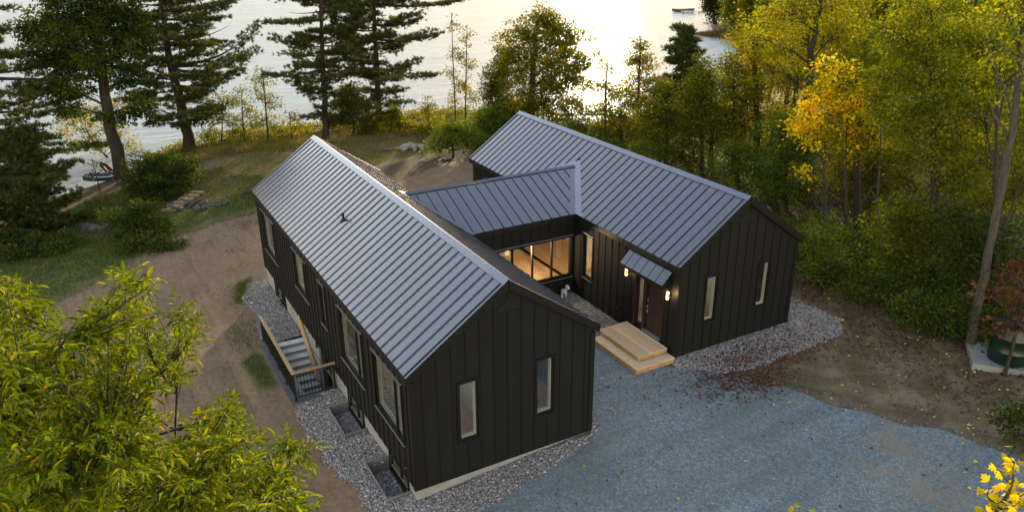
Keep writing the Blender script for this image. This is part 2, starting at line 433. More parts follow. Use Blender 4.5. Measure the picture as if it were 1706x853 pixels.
def board(name, mat, parent, p0, p1, wd, th, up=(0, 0, 1)):
    # a board from p0 to p1 with its own origin and its length along local X (for the grain)
    p0 = np.array(p0, float); p1 = np.array(p1, float); L = np.linalg.norm(p1 - p0)
    X = (p1 - p0) / L; U = np.array(up, float); Y = np.cross(U, X); Y /= np.linalg.norm(Y); Z = np.cross(X, Y)
    me = MB().box(0, L, -wd / 2, wd / 2, -th / 2, th / 2).mesh(name, mat)
    o = bpy.data.objects.new(name, me); col.objects.link(o)
    b = BASE[parent.name] if parent is not None else np.zeros(3)
    l = p0 - b
    M = Matrix(((X[0], Y[0], Z[0], l[0]), (X[1], Y[1], Z[1], l[1]), (X[2], Y[2], Z[2], l[2]), (0, 0, 0, 1)))
    if parent is not None:
        o.parent = parent
    o.matrix_local = M
    BASE[o.name] = p0
    return o


def structure(o):
    o['kind'] = 'structure'; return o


def stuff(o):
    o['kind'] = 'stuff'; return o


def clip_poly(P, a, b, c):                       # keep a*x + b*y >= c
    o = []
    for i in range(len(P)):
        p, q_ = P[i], P[(i + 1) % len(P)]
        dp, dq = a * p[0] + b * p[1] - c, a * q_[0] + b * q_[1] - c
        if dp >= 0:
            o.append(p)
        if dp * dq < 0:
            t = dp / (dp - dq); o.append((p[0] + t * (q_[0] - p[0]), p[1] + t * (q_[1] - p[1])))
    return o

# ------------------------------------------------------------------ terrain heights
LAKE = -3.2
CP = np.array([
    # along the left wing, the front and the courtyard
    (-.3, 18, -.85), (-.3, 14.7, -.82), (-.8, 12, -.80), (-.8, 7.5, -.76), (-.5, 4.5, -.66), (-.4, 2.4, -.52), (-.2, .4, -.44), (.1, -.1, -.42),
    (3, -.1, -.24), (5.9, 0, -.07), (7, 4, -.03), (9, 7, -.02), (10.5, 2, -.01), (16.5, 2, .04), (10.8, 8.5, -.03), (14, 10, 0), (3, 10, -.4), (14, 18, -.1), (3, 18, -.6),
    # drive and front dirt
    (5, -4, -.08), (10, -4, -.05), (14, -8, 0), (2, -4, -.30), (0, -9, -.5), (8, -14, -.1), (17, 0, .05), (17, -5, .08), (0, -25, -.6), (20, -25, .3),
    # left yard
    (-5, 10, -.98), (-5, 20, -1.1), (-8, 20, -1.22), (-3, 24, -1.06), (-1.2, 0, -.6), (-4, 0, -.85), (-10, 10, -1.25), (-9, 0, -1.1), (-10, -15, -.9), (-20, 0, -1.6), (-20, 20, -2.0),
    # back yard
    (15.5, 38, -1.1), (16, 30, -.7), (8, 20, -.55), (8.5, 14, -.2), (7, 42, -1.4), (1, 34, -1.3), (18, 20, -.15), (-5, 30, -1.45), (-9, 35, -1.9), (5, 28, -.95), (22, 42, -1.4), (11, 46, -1.6),
    # bank above the water
    (-9.5, 43, -2.5), (-4.4, 46.6, -2.4), (1.4, 51.2, -2.0), (6, 52.5, -2.0), (12, 50.5, -1.9), (18, 52.5, -2.1), (26, 51.5, -2.2), (-18, 38, -2.7), (-32, 30, -2.8),
    (-9.6, 46.0, -3.2), (-4.4, 48.8, -3.2), (1.5, 55.5, -3.2), (10, 56.5, -3.2), (19, 57, -3.2), (28, 55, -3.2), (36, 46, -3.2), (47, 43, -3.2), (60, 48, -3.2), (72, 60, -3.2), (85, 75, -3.2), (97, 91, -3.2), (106, 104, -3.2), (128, 116, -3.2), (165, 140, -3.2), (230, 180, -3.2),
    (-22, 41, -3.2), (-40, 33, -3.2), (-60, 24, -3.2),
    # lake bed
    (-10, 52, -4.6), (0, 58, -4.8), (15, 62, -4.8), (30, 62, -4.8), (45, 52, -4.4), (60, 60, -4.8), (80, 85, -4.8), (90, 110, -5), (-30, 60, -5), (0, 90, -5), (40, 100, -5), (100, 130, -5), (150, 170, -5), (0, 200, -5), (90, 200, -5), (-55, 50, -5), (200, 210, -5),
    # wood on the right
    (19.7, 4, .25), (20, -3, .3), (24, 7, .45), (28, 5, .8), (30, -5, 1.2), (35, 15, .9), (27, 25, -.5), (31, 33, -1.7), (45, 20, 1.4), (50, 0, 2.5), (60, 30, .8), (36, 38, -2.2), (70, 45, -1), (90, 66, -1.8), (106, 92, -2.2), (120, 104, -2), (150, 115, -.5), (200, 140, .5), (110, 40, 3), (80, 0, 4), (200, 60, 5), (60, -40, 3), (35, -25, 1.2), (200, -40, 6),
], float)


def tps_fit(C):
    d = np.linalg.norm(C[:, None, :2] - C[None, :, :2], axis=2)
    K = np.where(d > 0, d * d * np.log(d + 1e-12), 0) + np.eye(len(C)) * 0.25
    P = np.hstack([np.ones((len(C), 1)), C[:, :2]])
    A = np.block([[K, P], [P.T, np.zeros((3, 3))]])
    return np.linalg.solve(A, np.concatenate([C[:, 2], np.zeros(3)]))


TW = tps_fit(CP)
RUT = [(-4.2, -12), (-3.9, 0), (-3.6, 8), (-3.9, 15), (-3.3, 20), (-0.6, 24.5), (4, 27.5), (10, 29)]


def H(x, y):
    x = np.asarray(x, float); y = np.asarray(y, float); sh = x.shape
    X = x.ravel(); Y = y.ravel(); o = np.empty(len(X))
    for i in range(0, len(X), 4000):
        a, b = X[i:i + 4000], Y[i:i + 4000]
        d2 = (a[:, None] - CP[None, :, 0]) ** 2 + (b[:, None] - CP[None, :, 1]) ** 2
        o[i:i + 4000] = (0.5 * d2 * np.log(d2 + 1e-12)) @ TW[:-3] + TW[-3] + TW[-2] * a + TW[-1] * b
    # low swells in the soil
    o = o + 0.035 * np.sin(X * 0.9 + 1.3 * np.sin(Y * 0.5)) * np.sin(Y * 0.7 + 0.6) * np.clip((np.hypot(X - 8, Y - 9) - 12) / 6, 0, 1)
    # two wheel ruts worn into the track left of the house
    d = np.full(len(X), 1e9); sg = np.ones(len(X))
    for (ax, ay), (bx, by) in zip(RUT[:-1], RUT[1:]):
        ex, ey = bx - ax, by - ay; t = np.clip(((X - ax) * ex + (Y - ay) * ey) / (ex * ex + ey * ey), 0, 1)
        dd = np.hypot(X - ax - t * ex, Y - ay - t * ey); k = dd < d
        d = np.where(k, dd, d)
    wob = d + 0.10 * np.sin(Y * 0.9) + 0.06 * np.sin(X * 2.1 + Y)
    o = o - 0.065 * np.exp(-((wob - 0.78) / 0.24) ** 2) + 0.03 * np.exp(-((wob - 1.25) / 0.2) ** 2)
    return np.clip(o, -6, 7).reshape(sh)


def h1(x, y):
    return float(H(np.array([x]), np.array([y]))[0])


def fbm(x, y, s=1.0, seed=0):                    # cheap smooth noise, about -1..1
    r_ = np.random.default_rng(seed); o = 0; amp = 1; tot = 0
    for k in range(4):
        for j in range(3):
            a = r_.uniform(0, 6.28); ph = r_.uniform(0, 6.28); fr = s * (2 ** k) * r_.uniform(0.7, 1.3)
            o = o + amp * np.sin((x * math.cos(a) + y * math.sin(a)) * fr + ph)
        tot += amp * 1.7; amp *= 0.6
    return o / tot


def sdf_poly(P, x, y):                           # > 0 inside
    P = np.asarray(P, float); x = np.asarray(x, float); y = np.asarray(y, float)
    dmin = np.full(x.shape, 1e9); ins = np.zeros(x.shape, bool)
    for i in range(len(P)):
        ax, ay = P[i]; bx, by = P[(i + 1) % len(P)]
        ex, ey = bx - ax, by - ay
        t = np.clip(((x - ax) * ex + (y - ay) * ey) / (ex * ex + ey * ey + 1e-12), 0, 1)
        dmin = np.minimum(dmin, np.hypot(x - ax - t * ex, y - ay - t * ey))
        c = ((ay > y) != (by > y)) & (x < (bx - ax) * (y - ay) / (by - ay + 1e-12) + ax)
        ins ^= c
    return np.where(ins, dmin, -dmin)


WELL = (-1.22, 0.10, 7.62, 12.05)                # basement stair opening (x0, x1, y0, y1)
PITS = [(-0.56, 0.10, 0.60, 2.42), (-0.60, 0.10, 4.33, 6.10)]     # window wells

DIRT_L = [(-30, -30), (-30, 9), (-16, 17), (-9.5, 21), (-6.5, 23.5), (-3.6, 27.5), (-0.5, 28.6), (1.8, 29), (6, 27), (12, 30), (17, 33), (21, 32), (20, 25), (17, 19), (10.8, 14), (6, 14), (6, 18.5), (0, 18.5), (-1.6, 18.0), (-1.7, 7.2), (-1.5, 3), (-0.6, -1.2), (2, -6), (4, -30)]
DIRT_R = [(11.3, 0.2), (12.7, -1.1), (13.8, -3.4), (15.1, -5.2), (15.6, -7.5), (17, -12), (24, -14), (19.6, -7), (19.6, -3.2), (20.2, -0.5), (19.9, 2.2), (19.2, 3.6), (18.1, 3.6), (18.3, 1.3), (17.5, 0.4), (14.5, 0.3)]
GRASS = [[(-14, 19), (-9, 21.6), (-6, 24.2), (-3.4, 28.0), (0, 29.3), (3, 30), (5, 36), (2, 41), (-3, 42), (-9, 38), (-15, 34), (-22, 26)],
         [(-1.75, 8.6), (-2.3, 9.0), (-2.5, 11.2), (-1.9, 11.9), (-1.65, 11.5), (-1.6, 9.0)],
         [(-1.0, 16.2), (-1.7, 16.8), (-1.2, 18.9), (-.4, 19.4), (-.6, 18)],
         [(4, 31), (6, 33), (12, 35), (16, 36), (19, 39), (22, 44), (16, 49), (8, 48), (2, 47), (1, 40)]]


def ground_masks(x, y):
    dl = np.maximum(sdf_poly(DIRT_L, x, y), sdf_poly(DIRT_R, x, y))
    g = np.full(x.shape, -9.0)
    for P in GRASS:
        g = np.maximum(g, sdf_poly(P, x, y) / (0.35 if len(P) < 7 and abs(P[0][0]) < 2 else 1.0))
    grass = np.clip(0.5 + 0.45 * g, 0, 1)
    forest = np.clip(0.5 - 0.5 * (np.maximum(dl, g) + 0.2), 0, 1)
    near = (x > -1.8) & (x < 19) & (y > -12) & (y < 19)
    forest = np.where(near & (dl < 0) & (x < 18.4), 0, forest)
    dirt = np.clip(0.5 + sdf_poly(DIRT_R, x, y) * 0.8, 0, 1)
    dry = np.clip((y - 31) / 8, 0, 1) * np.clip((x + 4) / 5, 0, 1)
    return grass, dirt, forest, dry


def build_ground():
    def lines(lo, hi, f0, f1, fine, extra):
        a = list(np.arange(f0, f1, fine)); v = f0; s = fine
        while v > lo:
            s = min(s * 1.12, 5.0); v -= s; a.append(v)
        v = f1; s = fine
        while v < hi:
            a.append(v); s = min(s * 1.10, 3.5); v += s
        a = np.unique(np.round(np.array(a), 4))
        for e in extra:
            a = a[np.abs(a - e) > 0.06]
        return np.unique(np.concatenate([a, extra]))
    xs = lines(-90, 420, -12, 22, 0.28, [WELL[0], 0.10, PITS[0][0], PITS[1][0]])
    ys = lines(-70, 330, -12, 30, 0.28, [WELL[2], WELL[3], 0.60, 2.42, 4.33, 6.10])
    X, Y = np.meshgrid(xs, ys); Z = H(X, Y)
    V = np.stack([X, Y, Z], -1).reshape(-1, 3); nx = len(xs)
    F = []
    cx = (xs[:-1] + xs[1:]) / 2; cyy = (ys[:-1] + ys[1:]) / 2
    holes = [WELL] + PITS
    for j in range(len(ys) - 1):
        for i in range(nx - 1):
            if any(a < cx[i] < b and c < cyy[j] < d for a, b, c, d in holes):
                continue
            k = j * nx + i
            F.append((k, k + 1, k + nx + 1, k + nx))
    me = bpy.data.meshes.new('ground'); me.from_pydata(V.tolist(), [], F); me.materials.append(MATS['ground'])
    me.polygons.foreach_set('use_smooth', [True] * len(F))
    g, d, f, dry = ground_masks(V[:, 0], V[:, 1])
    at_ = me.color_attributes.new('mask', 'FLOAT_COLOR', 'POINT')
    at_.data.foreach_set('color', np.stack([g, d, f, dry], -1).astype(np.float32).ravel())
    me.update()
    return structure(link('ground', me))


def draped(name, fn, bounds, step, dz, mat):
    # a sheet laid on the ground where fn(x, y) > 0, its rim cut along the zero line
    xs = np.arange(bounds[0], bounds[1], step); ys = np.arange(bounds[2], bounds[3], step)
    X, Y = np.meshgrid(xs, ys); S = fn(X, Y); Z = H(X, Y) + dz
    V = []; F = []; idx = {}

    def vid(key, p):
        if key not in idx:
            idx[key] = len(V); V.append(p)
        return idx[key]
    for j in range(len(ys) - 1):
        for i in range(len(xs) - 1):
            c = [(j, i), (j, i + 1), (j + 1, i + 1), (j + 1, i)]
            s = [S[q_] for q_ in c]
            if max(s) <= 0:
                continue
            poly = []
            for k in range(4):
                a, b = c[k], c[(k + 1) % 4]; sa, sb = s[k], s[(k + 1) % 4]
                if sa > 0:
                    poly.append(vid(a, (X[a], Y[a], Z[a])))
                if sa * sb < 0:
                    t = sa / (sa - sb); key = (min(a, b), max(a, b))
                    poly.append(vid(key, tuple(np.array((X[a], Y[a], Z[a])) * (1 - t) + np.array((X[b], Y[b], Z[b])) * t)))
            if len(poly) > 2:
                F.append(tuple(poly))
    me = bpy.data.meshes.new(name); me.from_pydata(V, [], F); me.materials.append(MATS[mat]); me.update()
    return structure(link(name, me))


ground = build_ground()
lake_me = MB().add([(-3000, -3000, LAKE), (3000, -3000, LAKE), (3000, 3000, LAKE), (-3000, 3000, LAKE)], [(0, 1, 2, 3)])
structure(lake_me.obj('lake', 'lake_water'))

# driveway and stone beds
DRIVE = [(1.4, -0.9), (2.6, -0.55), (4.7, -0.5), (6.1, 0.1), (6.3, 1.5), (6.3, 4.2), (8.0, 4.9), (9.3, 4.5), (10.2, 1.8), (11.3, 1.2), (11.9, 0.2), (12.7, -1.05), (13.8, -3.35), (15.1, -5.2), (15.6, -7.2), (15.9, -9.5), (16.3, -30), (2.5, -30), (1.0, -6), (0.2, -3)]
BEDS = [[(0.12, 18.6), (-0.7, 18.4), (-1.25, 17.2), (-1.15, 15.5), (-1.35, 13.4), (-1.6, 12.4), (-1.25, 11.95), (0.12, 11.95)],
        [(0.12, 7.4), (-1.55, 7.3), (-1.52, 5.2), (-1.42, 3.0), (-1.15, 1.2), (-0.7, -0.6), (0.5, -1.55), (1.3, -1.15), (2.6, -0.85), (4.7, -0.65), (6.2, 0.0), (6.65, 1.2), (6.3, 3.9), (8.3, 5.1), (9.4, 4.6), (10.9, 4.9), (10.9, 8.8), (5.8, 8.8), (5.9, 0.1), (0.12, 0.14)],
        [(10.8, 2.2), (10.5, 1.6), (11.6, 0.8), (12.9, 0.25), (14.6, 0.35), (17.5, 0.3), (18.4, 1.2), (18.2, 3.4), (17.6, 4.8), (16.9, 9), (16.4, 9), (16.4, 2.2)]]


def drive_fn(x, y):
    return sdf_poly(DRIVE, x, y) + 0.28 * fbm(x, y, 1.6, 3) + 0.05


def bed_fn(x, y):
    s = np.full(np.shape(x), -9.0)
    for P in BEDS:
        s = np.maximum(s, sdf_poly(P, x, y))
    s = s + 0.13 * fbm(x, y, 2.6, 5)
    for a, b, c, d in [WELL] + PITS:
        s = np.minimum(s, -np.minimum(np.minimum(x - a, 0.3 + b - x), np.minimum(y - c, d - y)) - 0.0)
    return s


draped('driveway', drive_fn, (0, 17, -18, 6), 0.2, 0.012, 'drive_gravel')
draped('gravel_bed', bed_fn, (-2, 19, -2, 19), 0.12, 0.022, 'gravel_bed')


def stones(name, pts, size, mat, seed, sq=0.6):
    # many little broken stones in one mesh: squashed, bent octahedra
    r_ = np.random.default_rng(seed); n = len(pts)
    T = np.array([(1, 0, 0), (0, 1, 0), (-1, 0, 0), (0, -1, 0), (0, 0, 1), (0.2, 0.1, -1)], float)
    Fc = np.array([(0, 1, 4), (1, 2, 4), (2, 3, 4), (3, 0, 4), (1, 0, 5), (2, 1, 5), (3, 2, 5), (0, 3, 5)])
    V = T[None] * (1 + r_.uniform(-0.35, 0.35, (n, 6, 3)))
    s = size * r_.lognormal(0, 0.35, n)
    V[:, :, 2] *= sq
    V += r_.uniform(-0.25, 0.25, (n, 6, 3))
    a = r_.uniform(0, 6.28, n); ca, sa = np.cos(a), np.sin(a)
    X = V[:, :, 0] * ca[:, None] - V[:, :, 1] * sa[:, None]; Y = V[:, :, 0] * sa[:, None] + V[:, :, 1] * ca[:, None]
    W = np.stack([X, Y, V[:, :, 2]], -1) * s[:, None, None] + pts[:, None, :]
    F = (Fc[None] + (np.arange(n) * 6)[:, None, None]).reshape(-1, 3)
    me = tri_mesh(name, W.reshape(-1, 3), F, mat, np.repeat(r_.beta(1.6, 1.7, n), 6))
    return me


def tri_mesh(name, V, F, mat, tint=None, smooth=False):
    me = bpy.data.meshes.new(name); nv, nf = len(V), len(F)
    me.vertices.add(nv); me.vertices.foreach_set('co', np.asarray(V, np.float32).ravel())
    me.loops.add(nf * 3); me.loops.foreach_set('vertex_index', np.asarray(F, np.int32).ravel())
    me.polygons.add(nf); me.polygons.foreach_set('loop_start', np.arange(nf, dtype=np.int32) * 3)
    if tint is not None:
        a = me.attributes.new('tint', 'FLOAT', 'POINT'); a.data.foreach_set('value', np.asarray(tint, np.float32))
    me.materials.append(MATS[mat]); me.update(calc_edges=True)
    if smooth:
        me.polygons.foreach_set('use_smooth', np.ones(nf, bool))
    return me


def scatter(fn, bounds, n, seed, lo=0.0):
    r_ = np.random.default_rng(seed)
    x = r_.uniform(bounds[0], bounds[1], n); y = r_.uniform(bounds[2], bounds[3], n)
    s = fn(x, y) + r_.normal(0, 0.05, n); k = s > lo
    return x[k], y[k]


sx, sy = scatter(bed_fn, (-2, 19, -2, 19), 330000, 11)
vis = ~((sx > 0.2) & (sx < 5.85) & (sy > 0.3)) & ~((sx > 10.9) & (sx < 16.45) & (sy > 2.2)) & (sy < 18.8)
sx, sy = sx[vis][:95000], sy[vis][:95000]
stuff(link('gravel_stones', stones('gravel_stones', np.stack([sx, sy, H(sx, sy) + 0.03], -1), 0.028, 'stone_chips', 12)))
for a, b, c, d in PITS:                                     # loose stone in the bottom of each window well
    pass
sx, sy = scatter(drive_fn, (0, 17, -9, 6), 60000, 13)
sx, sy = sx[:9000], sy[:9000]
stuff(link('drive_chips', stones('drive_chips', np.stack([sx, sy, H(sx, sy) + 0.014], -1), 0.010, 'drive_chips', 14)))

rp = np.random.default_rng(15); px_ = rp.uniform(-14, 3, 60000); py_ = rp.uniform(-3, 30, 60000)
kk = (sdf_poly(DIRT_L, px_, py_) > 0.3) & (px_ < -1.7 + np.clip(py_ - 18, 0, 3)) & (fbm(px_, py_, 1.2, 9) > 0.1); px_, py_ = px_[kk][:5000], py_[kk][:5000]
stuff(link('pebbles', stones('pebbles', np.stack([px_, py_, H(px_, py_) + 0.004], -1), 0.021, 'pebble', 16)))
px_ = rp.uniform(11, 21, 30000); py_ = rp.uniform(-10, 4, 30000); kk = (sdf_poly(DIRT_R, px_, py_) > 0.1) & (fbm(px_, py_, 1.2, 10) > 0.0); px_, py_ = px_[kk][:2200], py_[kk][:2200]
stuff(link('pebbles', stones('pebbles', np.stack([px_, py_, H(px_, py_) + 0.004], -1), 0.024, 'pebble', 17)))

px_ = rp.uniform(0, 17, 160000); py_ = rp.uniform(-12, 6, 160000); dd = drive_fn(px_, py_); kk = (dd < 0.1) & (dd > -np.abs(rp.normal(0, 0.28, len(dd)))) & (bed_fn(px_, py_) < 0); px_, py_ = px_[kk][:9000], py_[kk][:9000]
stuff(link('drive_chips', stones('drive_chips', np.stack([px_, py_, H(px_, py_) + 0.006], -1), 0.017, 'drive_chips', 18)))

# ------------------------------------------------------------------ the house
HE, T_ = 3.63, 0.69                                # eave height, main roof pitch (rise / run)
AW, AL = 6.0, 18.25                                # left wing roof: width, length
BX, BW, BY0, BY1 = 10.76, 5.86, 2.02, 18.19        # right wing roof
CY0, CY1, CP_ = 8.48, 13.68, 0.433                 # link roof: eaves in y and pitch
PITCHW = 0.43                                      # seam to seam
FLOOR = 0.40

house = thing('house', 'black board-clad two-winged house with slate grey standing seam metal roofs', 'house', (8.3, 8.5, -0.4))


def slope_panels(roof, O, A, S, Nn, a0, a1, sl, clips=(), name='roof_panel', mat='roof_steel', seam_h=0.050, start=0.0, seam_w=0.028, ribs=False):
    O, A, S, Nn = [np.array(v, float) for v in (O, A, S, Nn)]
    cache = {}
    k = a0 + start
    edges = [a0] + list(np.arange(a0 + start if start > 0.05 else a0 + PITCHW, a1 - 0.05, PITCHW)) + [a1]
    for e0, e1 in zip(edges[:-1], edges[1:]):
        poly = [(e0 + 0.002, 0.0), (e1 - 0.002, 0.0), (e1 - 0.002, sl), (e0 + 0.002, sl)]
        cl = clips(0.5 * (e0 + e1)) if callable(clips) else clips
        for (a, b, c) in cl:
            poly = clip_poly(poly, a, b, c)
            if not poly:
                break
        if len(poly) < 3:
            continue
        org = O + A * e0
        key = (round(e1 - e0, 4), tuple((round(p[0] - e0, 3), round(p[1], 3)) for p in poly))

        def P3(a, s, n):
            return A * (a - e0) + S * s + Nn * n
        if key not in cache:
            mb = MB()
            mb.prism([P3(a, s, 0.0) for a, s in poly], Nn * 0.012)

            def span(at_):
                ss = []
                for i in range(len(poly)):
                    p, q_ = poly[i], poly[(i + 1) % len(poly)]
                    if (p[0] - at_) * (q_[0] - at_) <= 0 and abs(p[0] - q_[0]) > 1e-9:
                        t = (at_ - p[0]) / (q_[0] - p[0]); ss.append(p[1] + t * (q_[1] - p[1]))
                return (min(ss), max(ss)) if len(ss) >= 2 and max(ss) - min(ss) > 0.05 else None
            sp = span(e0 + 0.008)
            if sp:
                wd = seam_w
                for (u0, u1, h0, h1_) in ((0.001, wd, 0.012, seam_h),):
                    pr = [P3(e0 + u0, sp[0], h0), P3(e0 + u1, sp[0], h0), P3(e0 + u1 - 0.006, sp[0], h1_), P3(e0 + u0 + 0.004, sp[0], h1_)]
                    mb.prism(pr, S * (sp[1] - sp[0]))
            if ribs:
                for fr in (0.38, 0.68):
                    sp2 = span(e0 + (e1 - e0) * fr)
                    if sp2 and e1 - e0 > 0.3:
                        c0 = e0 + (e1 - e0) * fr
                        mb.prism([P3(c0 - 0.014, sp2[0], 0.012), P3(c0 + 0.014, sp2[0], 0.012), P3(c0, sp2[0], 0.018)], S * (sp2[1] - sp2[0]))
            cache[key] = mb.mesh(name, mat)
        link(name, cache[key], roof, org)


def deck(name, O, A, S, Nn, a0, a1, sl, th=0.2, mat='black_trim'):
    O, A, S, Nn = [np.array(v, float) for v in (O, A, S, Nn)]
    V = [O + A * a + S * s for a, s in ((a0, 0), (a1, 0), (a1, sl), (a0, sl))]
    down = np.array([0, 0, -th])
    # plumb underside
    P = [v - Nn * 0.003 for v in V]
    Q = [P[0] + down, P[1] + down, P[2] + down, P[3] + down]
    return MB().add(P + Q, [(0, 1, 2, 3), (7, 6, 5, 4), (0, 4, 5, 1), (1, 5, 6, 2), (2, 6, 7, 3), (3, 7, 4, 0)]).obj(name, mat, house)


ct = 1 / math.sqrt(1 + T_ * T_); st_ = T_ * ct


def gable_roof(x0, wd, y0, y1, left_clip, right_clip, start):
    half = wd / 2; sl = half / ct
    L = deck('roof', (x0, 0, HE), (0, 1, 0), (ct, 0, st_), (-st_, 0, ct), y0, y1, sl)
    slope_panels(L, (x0, 0, HE), (0, 1, 0), (ct, 0, st_), (-st_, 0, ct), y0, y1, sl - 0.02, left_clip, start=start)
    Rr = deck('roof', (x0 + wd, 0, HE), (0, 1, 0), (-ct, 0, st_), (st_, 0, ct), y0, y1, sl)
    slope_panels(Rr, (x0 + wd, 0, HE), (0, 1, 0), (-ct, 0, st_), (st_, 0, ct), y0, y1, sl - 0.02, right_clip, start=start)
    hr = HE + T_ * half; xm = x0 + half
    # ridge cap: two bent leaves over the seams
    for s, par in ((-1, L), (1, Rr)):
        nx, nz = s * st_, ct
        e = np.array((xm + s * 0.165 * ct, 0, hr - 0.165 * st_)) + np.array((nx, 0, nz)) * 0.062
        t = np.array((xm, 0, hr + 0.088))
        mb = MB()
        mb.prism([e + (0, y0 - 0.012, 0), t + (0, y0 - 0.012, 0), t + (0, y0 - 0.012, -0.014), e + (0, y0 - 0.012, -0.014)], (0, y1 - y0 + 0.024, 0))
        mb.prism([e + (0, y0 - 0.010, -0.014), e + (-s * 0.006, y0 - 0.010, -0.014), e + (-s * 0.006 - nx * 0.04, y0 - 0.010, -0.05), e + (-nx * 0.04, y0 - 0.010, -0.05)], (0, y1 - y0 + 0.02, 0))
        mb.obj('ridge_cap', 'roof_trim', par)
        # rake trim at both gable ends, drip edge along the eave
        for yy, dy in ((y0, -0.022), (y1, 0.022)):
            a = np.array((xm - s * 0 + s * half, yy, HE)); b = np.array((xm, yy, hr))
            n3 = np.array((nx, 0, nz))
            MB().prism([a + n3 * 0.062, b + n3 * 0.062, b - (0, 0, 0.17), a - (0, 0, 0.17)], (0, dy, 0)).obj('rake_trim', 'black_trim', par)
            dd = np.array((0, 0.07 if dy < 0 else -0.07, 0))
            MB().prism([a + n3 * 0.013, b + n3 * 0.013, b + n3 * 0.06, a + n3 * 0.06], dd).obj('rake_cap', 'roof_steel', par)
        xe = xm + s * half
        MB().box(min(xe, xe + s * 0.022), max(xe, xe + s * 0.022), y0, y1, HE - 0.21, HE + 0.006).obj('eave_trim', 'black_trim', par)
    return L, Rr


kv = CP_ / T_                                        # valley: dx per dy seen from above


def b_left_clip(ac):
    # panels of the right wing stop short of the link roof (s is measured up the slope from the eave at BX)
    off = 0.30
    if CY0 - 0.6 < ac < (CY0 + CY1) / 2:
        return [(-kv / ct, 1.0, (-kv * CY0 + off) / ct)]       # s*ct - kv*(y-CY0) > off
    if (CY0 + CY1) / 2 <= ac < CY1 + 0.6:
        return [(kv / ct, 1.0, (kv * CY1 + off) / ct)]
    return []


roofAL, roofAR = gable_roof(0, AW, 0, AL, (), (), 0.17)
roofBL, roofBR = gable_roof(BX, BW, BY0, BY1, b_left_clip, (), 0.20)

# link roof
cc = 1 / math.sqrt(1 + CP_ * CP_); sc_ = CP_ * cc
half = (CY1 - CY0) / 2; slc = half / cc; HC = HE + CP_ * half; ym = (CY0 + CY1) / 2
xa0 = AW - (HC - HE) / T_; xb1 = BX + (HC - HE) / T_


def link_slope(front):
    yo = CY0 if front else CY1; sg = 1 if front else -1
    O = np.array((0, yo, HE)); A = np.array((1.0, 0, 0)); S = np.array((0, sg * cc, sc_)); Nn = np.array((0, -sg * sc_, cc))

    def P(a, s, n=0):
        return O + A * a + S * s + Nn * n
    poly = [(AW, 0), (BX, 0), (xb1, slc), (xa0, slc)]
    mb = MB().prism([P(a, s, -0.012) for a, s in poly], (0, 0, -0.12))
    dk = mb.obj('roof', 'black_trim', house)
    off = 0.26
    cl = [(1.0, kv * cc, AW + off), (-1.0, kv * cc, -(BX - off))]
    e0 = 6.60 - PITCHW * 5 if front else 6.6 - PITCHW * 5
    slope_panels(dk, O, A, S, Nn, e0, xb1 + 0.3, slc - 0.01, cl, start=0.0)
    # valley flashings lying on the link roof
    for x_e, x_r, s in ((AW, xa0, 1), (BX, xb1, -1)):
        q_ = [(x_e, 0), (x_e + s * off, 0), (x_r + s * off, slc), (x_r, slc)]
        MB().prism([P(a, b, -0.010) for a, b in q_], Nn * 0.016).obj('valley_flashing', 'roof_steel', dk)
    # eave trim
    y0_, y1_ = sorted((yo, yo - sg * 0.022))
    MB().box(AW - 0.02, BX + 0.02, y0_, y1_, HE - 0.20, HE + 0.006).obj('eave_trim', 'black_trim', dk)
    return dk


lf = link_slope(True); lb = link_slope(False)
for s, par in ((-1, lf), (1, lb)):
    e = np.array((0, ym + s * 0.12 * cc, HC - 0.12 * sc_ + 0.060)); t = np.array((0, ym, HC + 0.078))
    MB().prism([e + (xa0 - 0.05, 0, 0), t + (xa0 - 0.05, 0, 0), t + (xa0 - 0.05, 0, -0.014), e + (xa0 - 0.05, 0, -0.014)], (xb1 - xa0 + 0.02, 0, 0)).obj('ridge_cap', 'roof_steel', par)
    MB().prism([e + (xa0 - 0.05, 0, -0.015), e + (xa0 - 0.05, -s * 0.006, -0.015), e + (xa0 - 0.05, -s * 0.006, -0.065), e + (xa0 - 0.05, 0, -0.065)], (xb1 - xa0, 0, 0)).obj('ridge_cap', 'roof_steel', par)
# flashing lying on the right wing's slope along both valleys, and across the top of the link ridge
OB = np.array((BX, 0, HE)); SB = np.array((ct, 0, st_)); NB = np.array((-st_, 0, ct))
for sg, yo in ((1, CY0), (-1, CY1)):
    q_ = []
    for (dy, ofs) in ((-0.02, 0.0), (half, 0.0), (half, 0.30), (-0.30 / kv, 0.0)):
        q_.append((yo + sg * dy, max(0.0, (kv * max(dy, 0) + ofs) / ct)))
    q_ = [(yo, 0.0), (yo + sg * half, kv * half / ct), (yo + sg * half, (kv * half + 0.32) / ct), (yo - sg * 0.32 / kv, 0.0)]
    MB().prism([OB + np.array((0, a, 0)) + SB * s + NB * 0.001 for a, s in q_], NB * 0.016).obj('valley_flashing', 'roof_trim', roofBL)
    q2 = [(yo, 0.0), (yo + sg * half, kv * half / ct), (yo + sg * half, (kv * half + 0.22) / ct), (yo - sg * 0.2 / kv, 0.0)]
    OA = np.array((AW, 0, HE)); SA = np.array((-ct, 0, st_)); NA = np.array((st_, 0, ct))
    MB().prism([OA + np.array((0, a, 0)) + SA * s + NA * 0.060 for a, s in q2], NA * 0.012).obj('valley_flashing', 'roof_steel', roofAR)

# plumbing vent on the left wing
vp = MB().tube([(1.52, 9.62, 4.55), (1.52, 9.62, 4.98)], 0.045, 10)
vent = vp.obj('vent_pipe', 'black_metal', roofAL)
MB().tube([(1.50, 9.62, 4.60), (1.52, 9.62, 4.74)], [0.14, 0.06], 12).obj('pipe_boot', 'black_metal', roofAL)


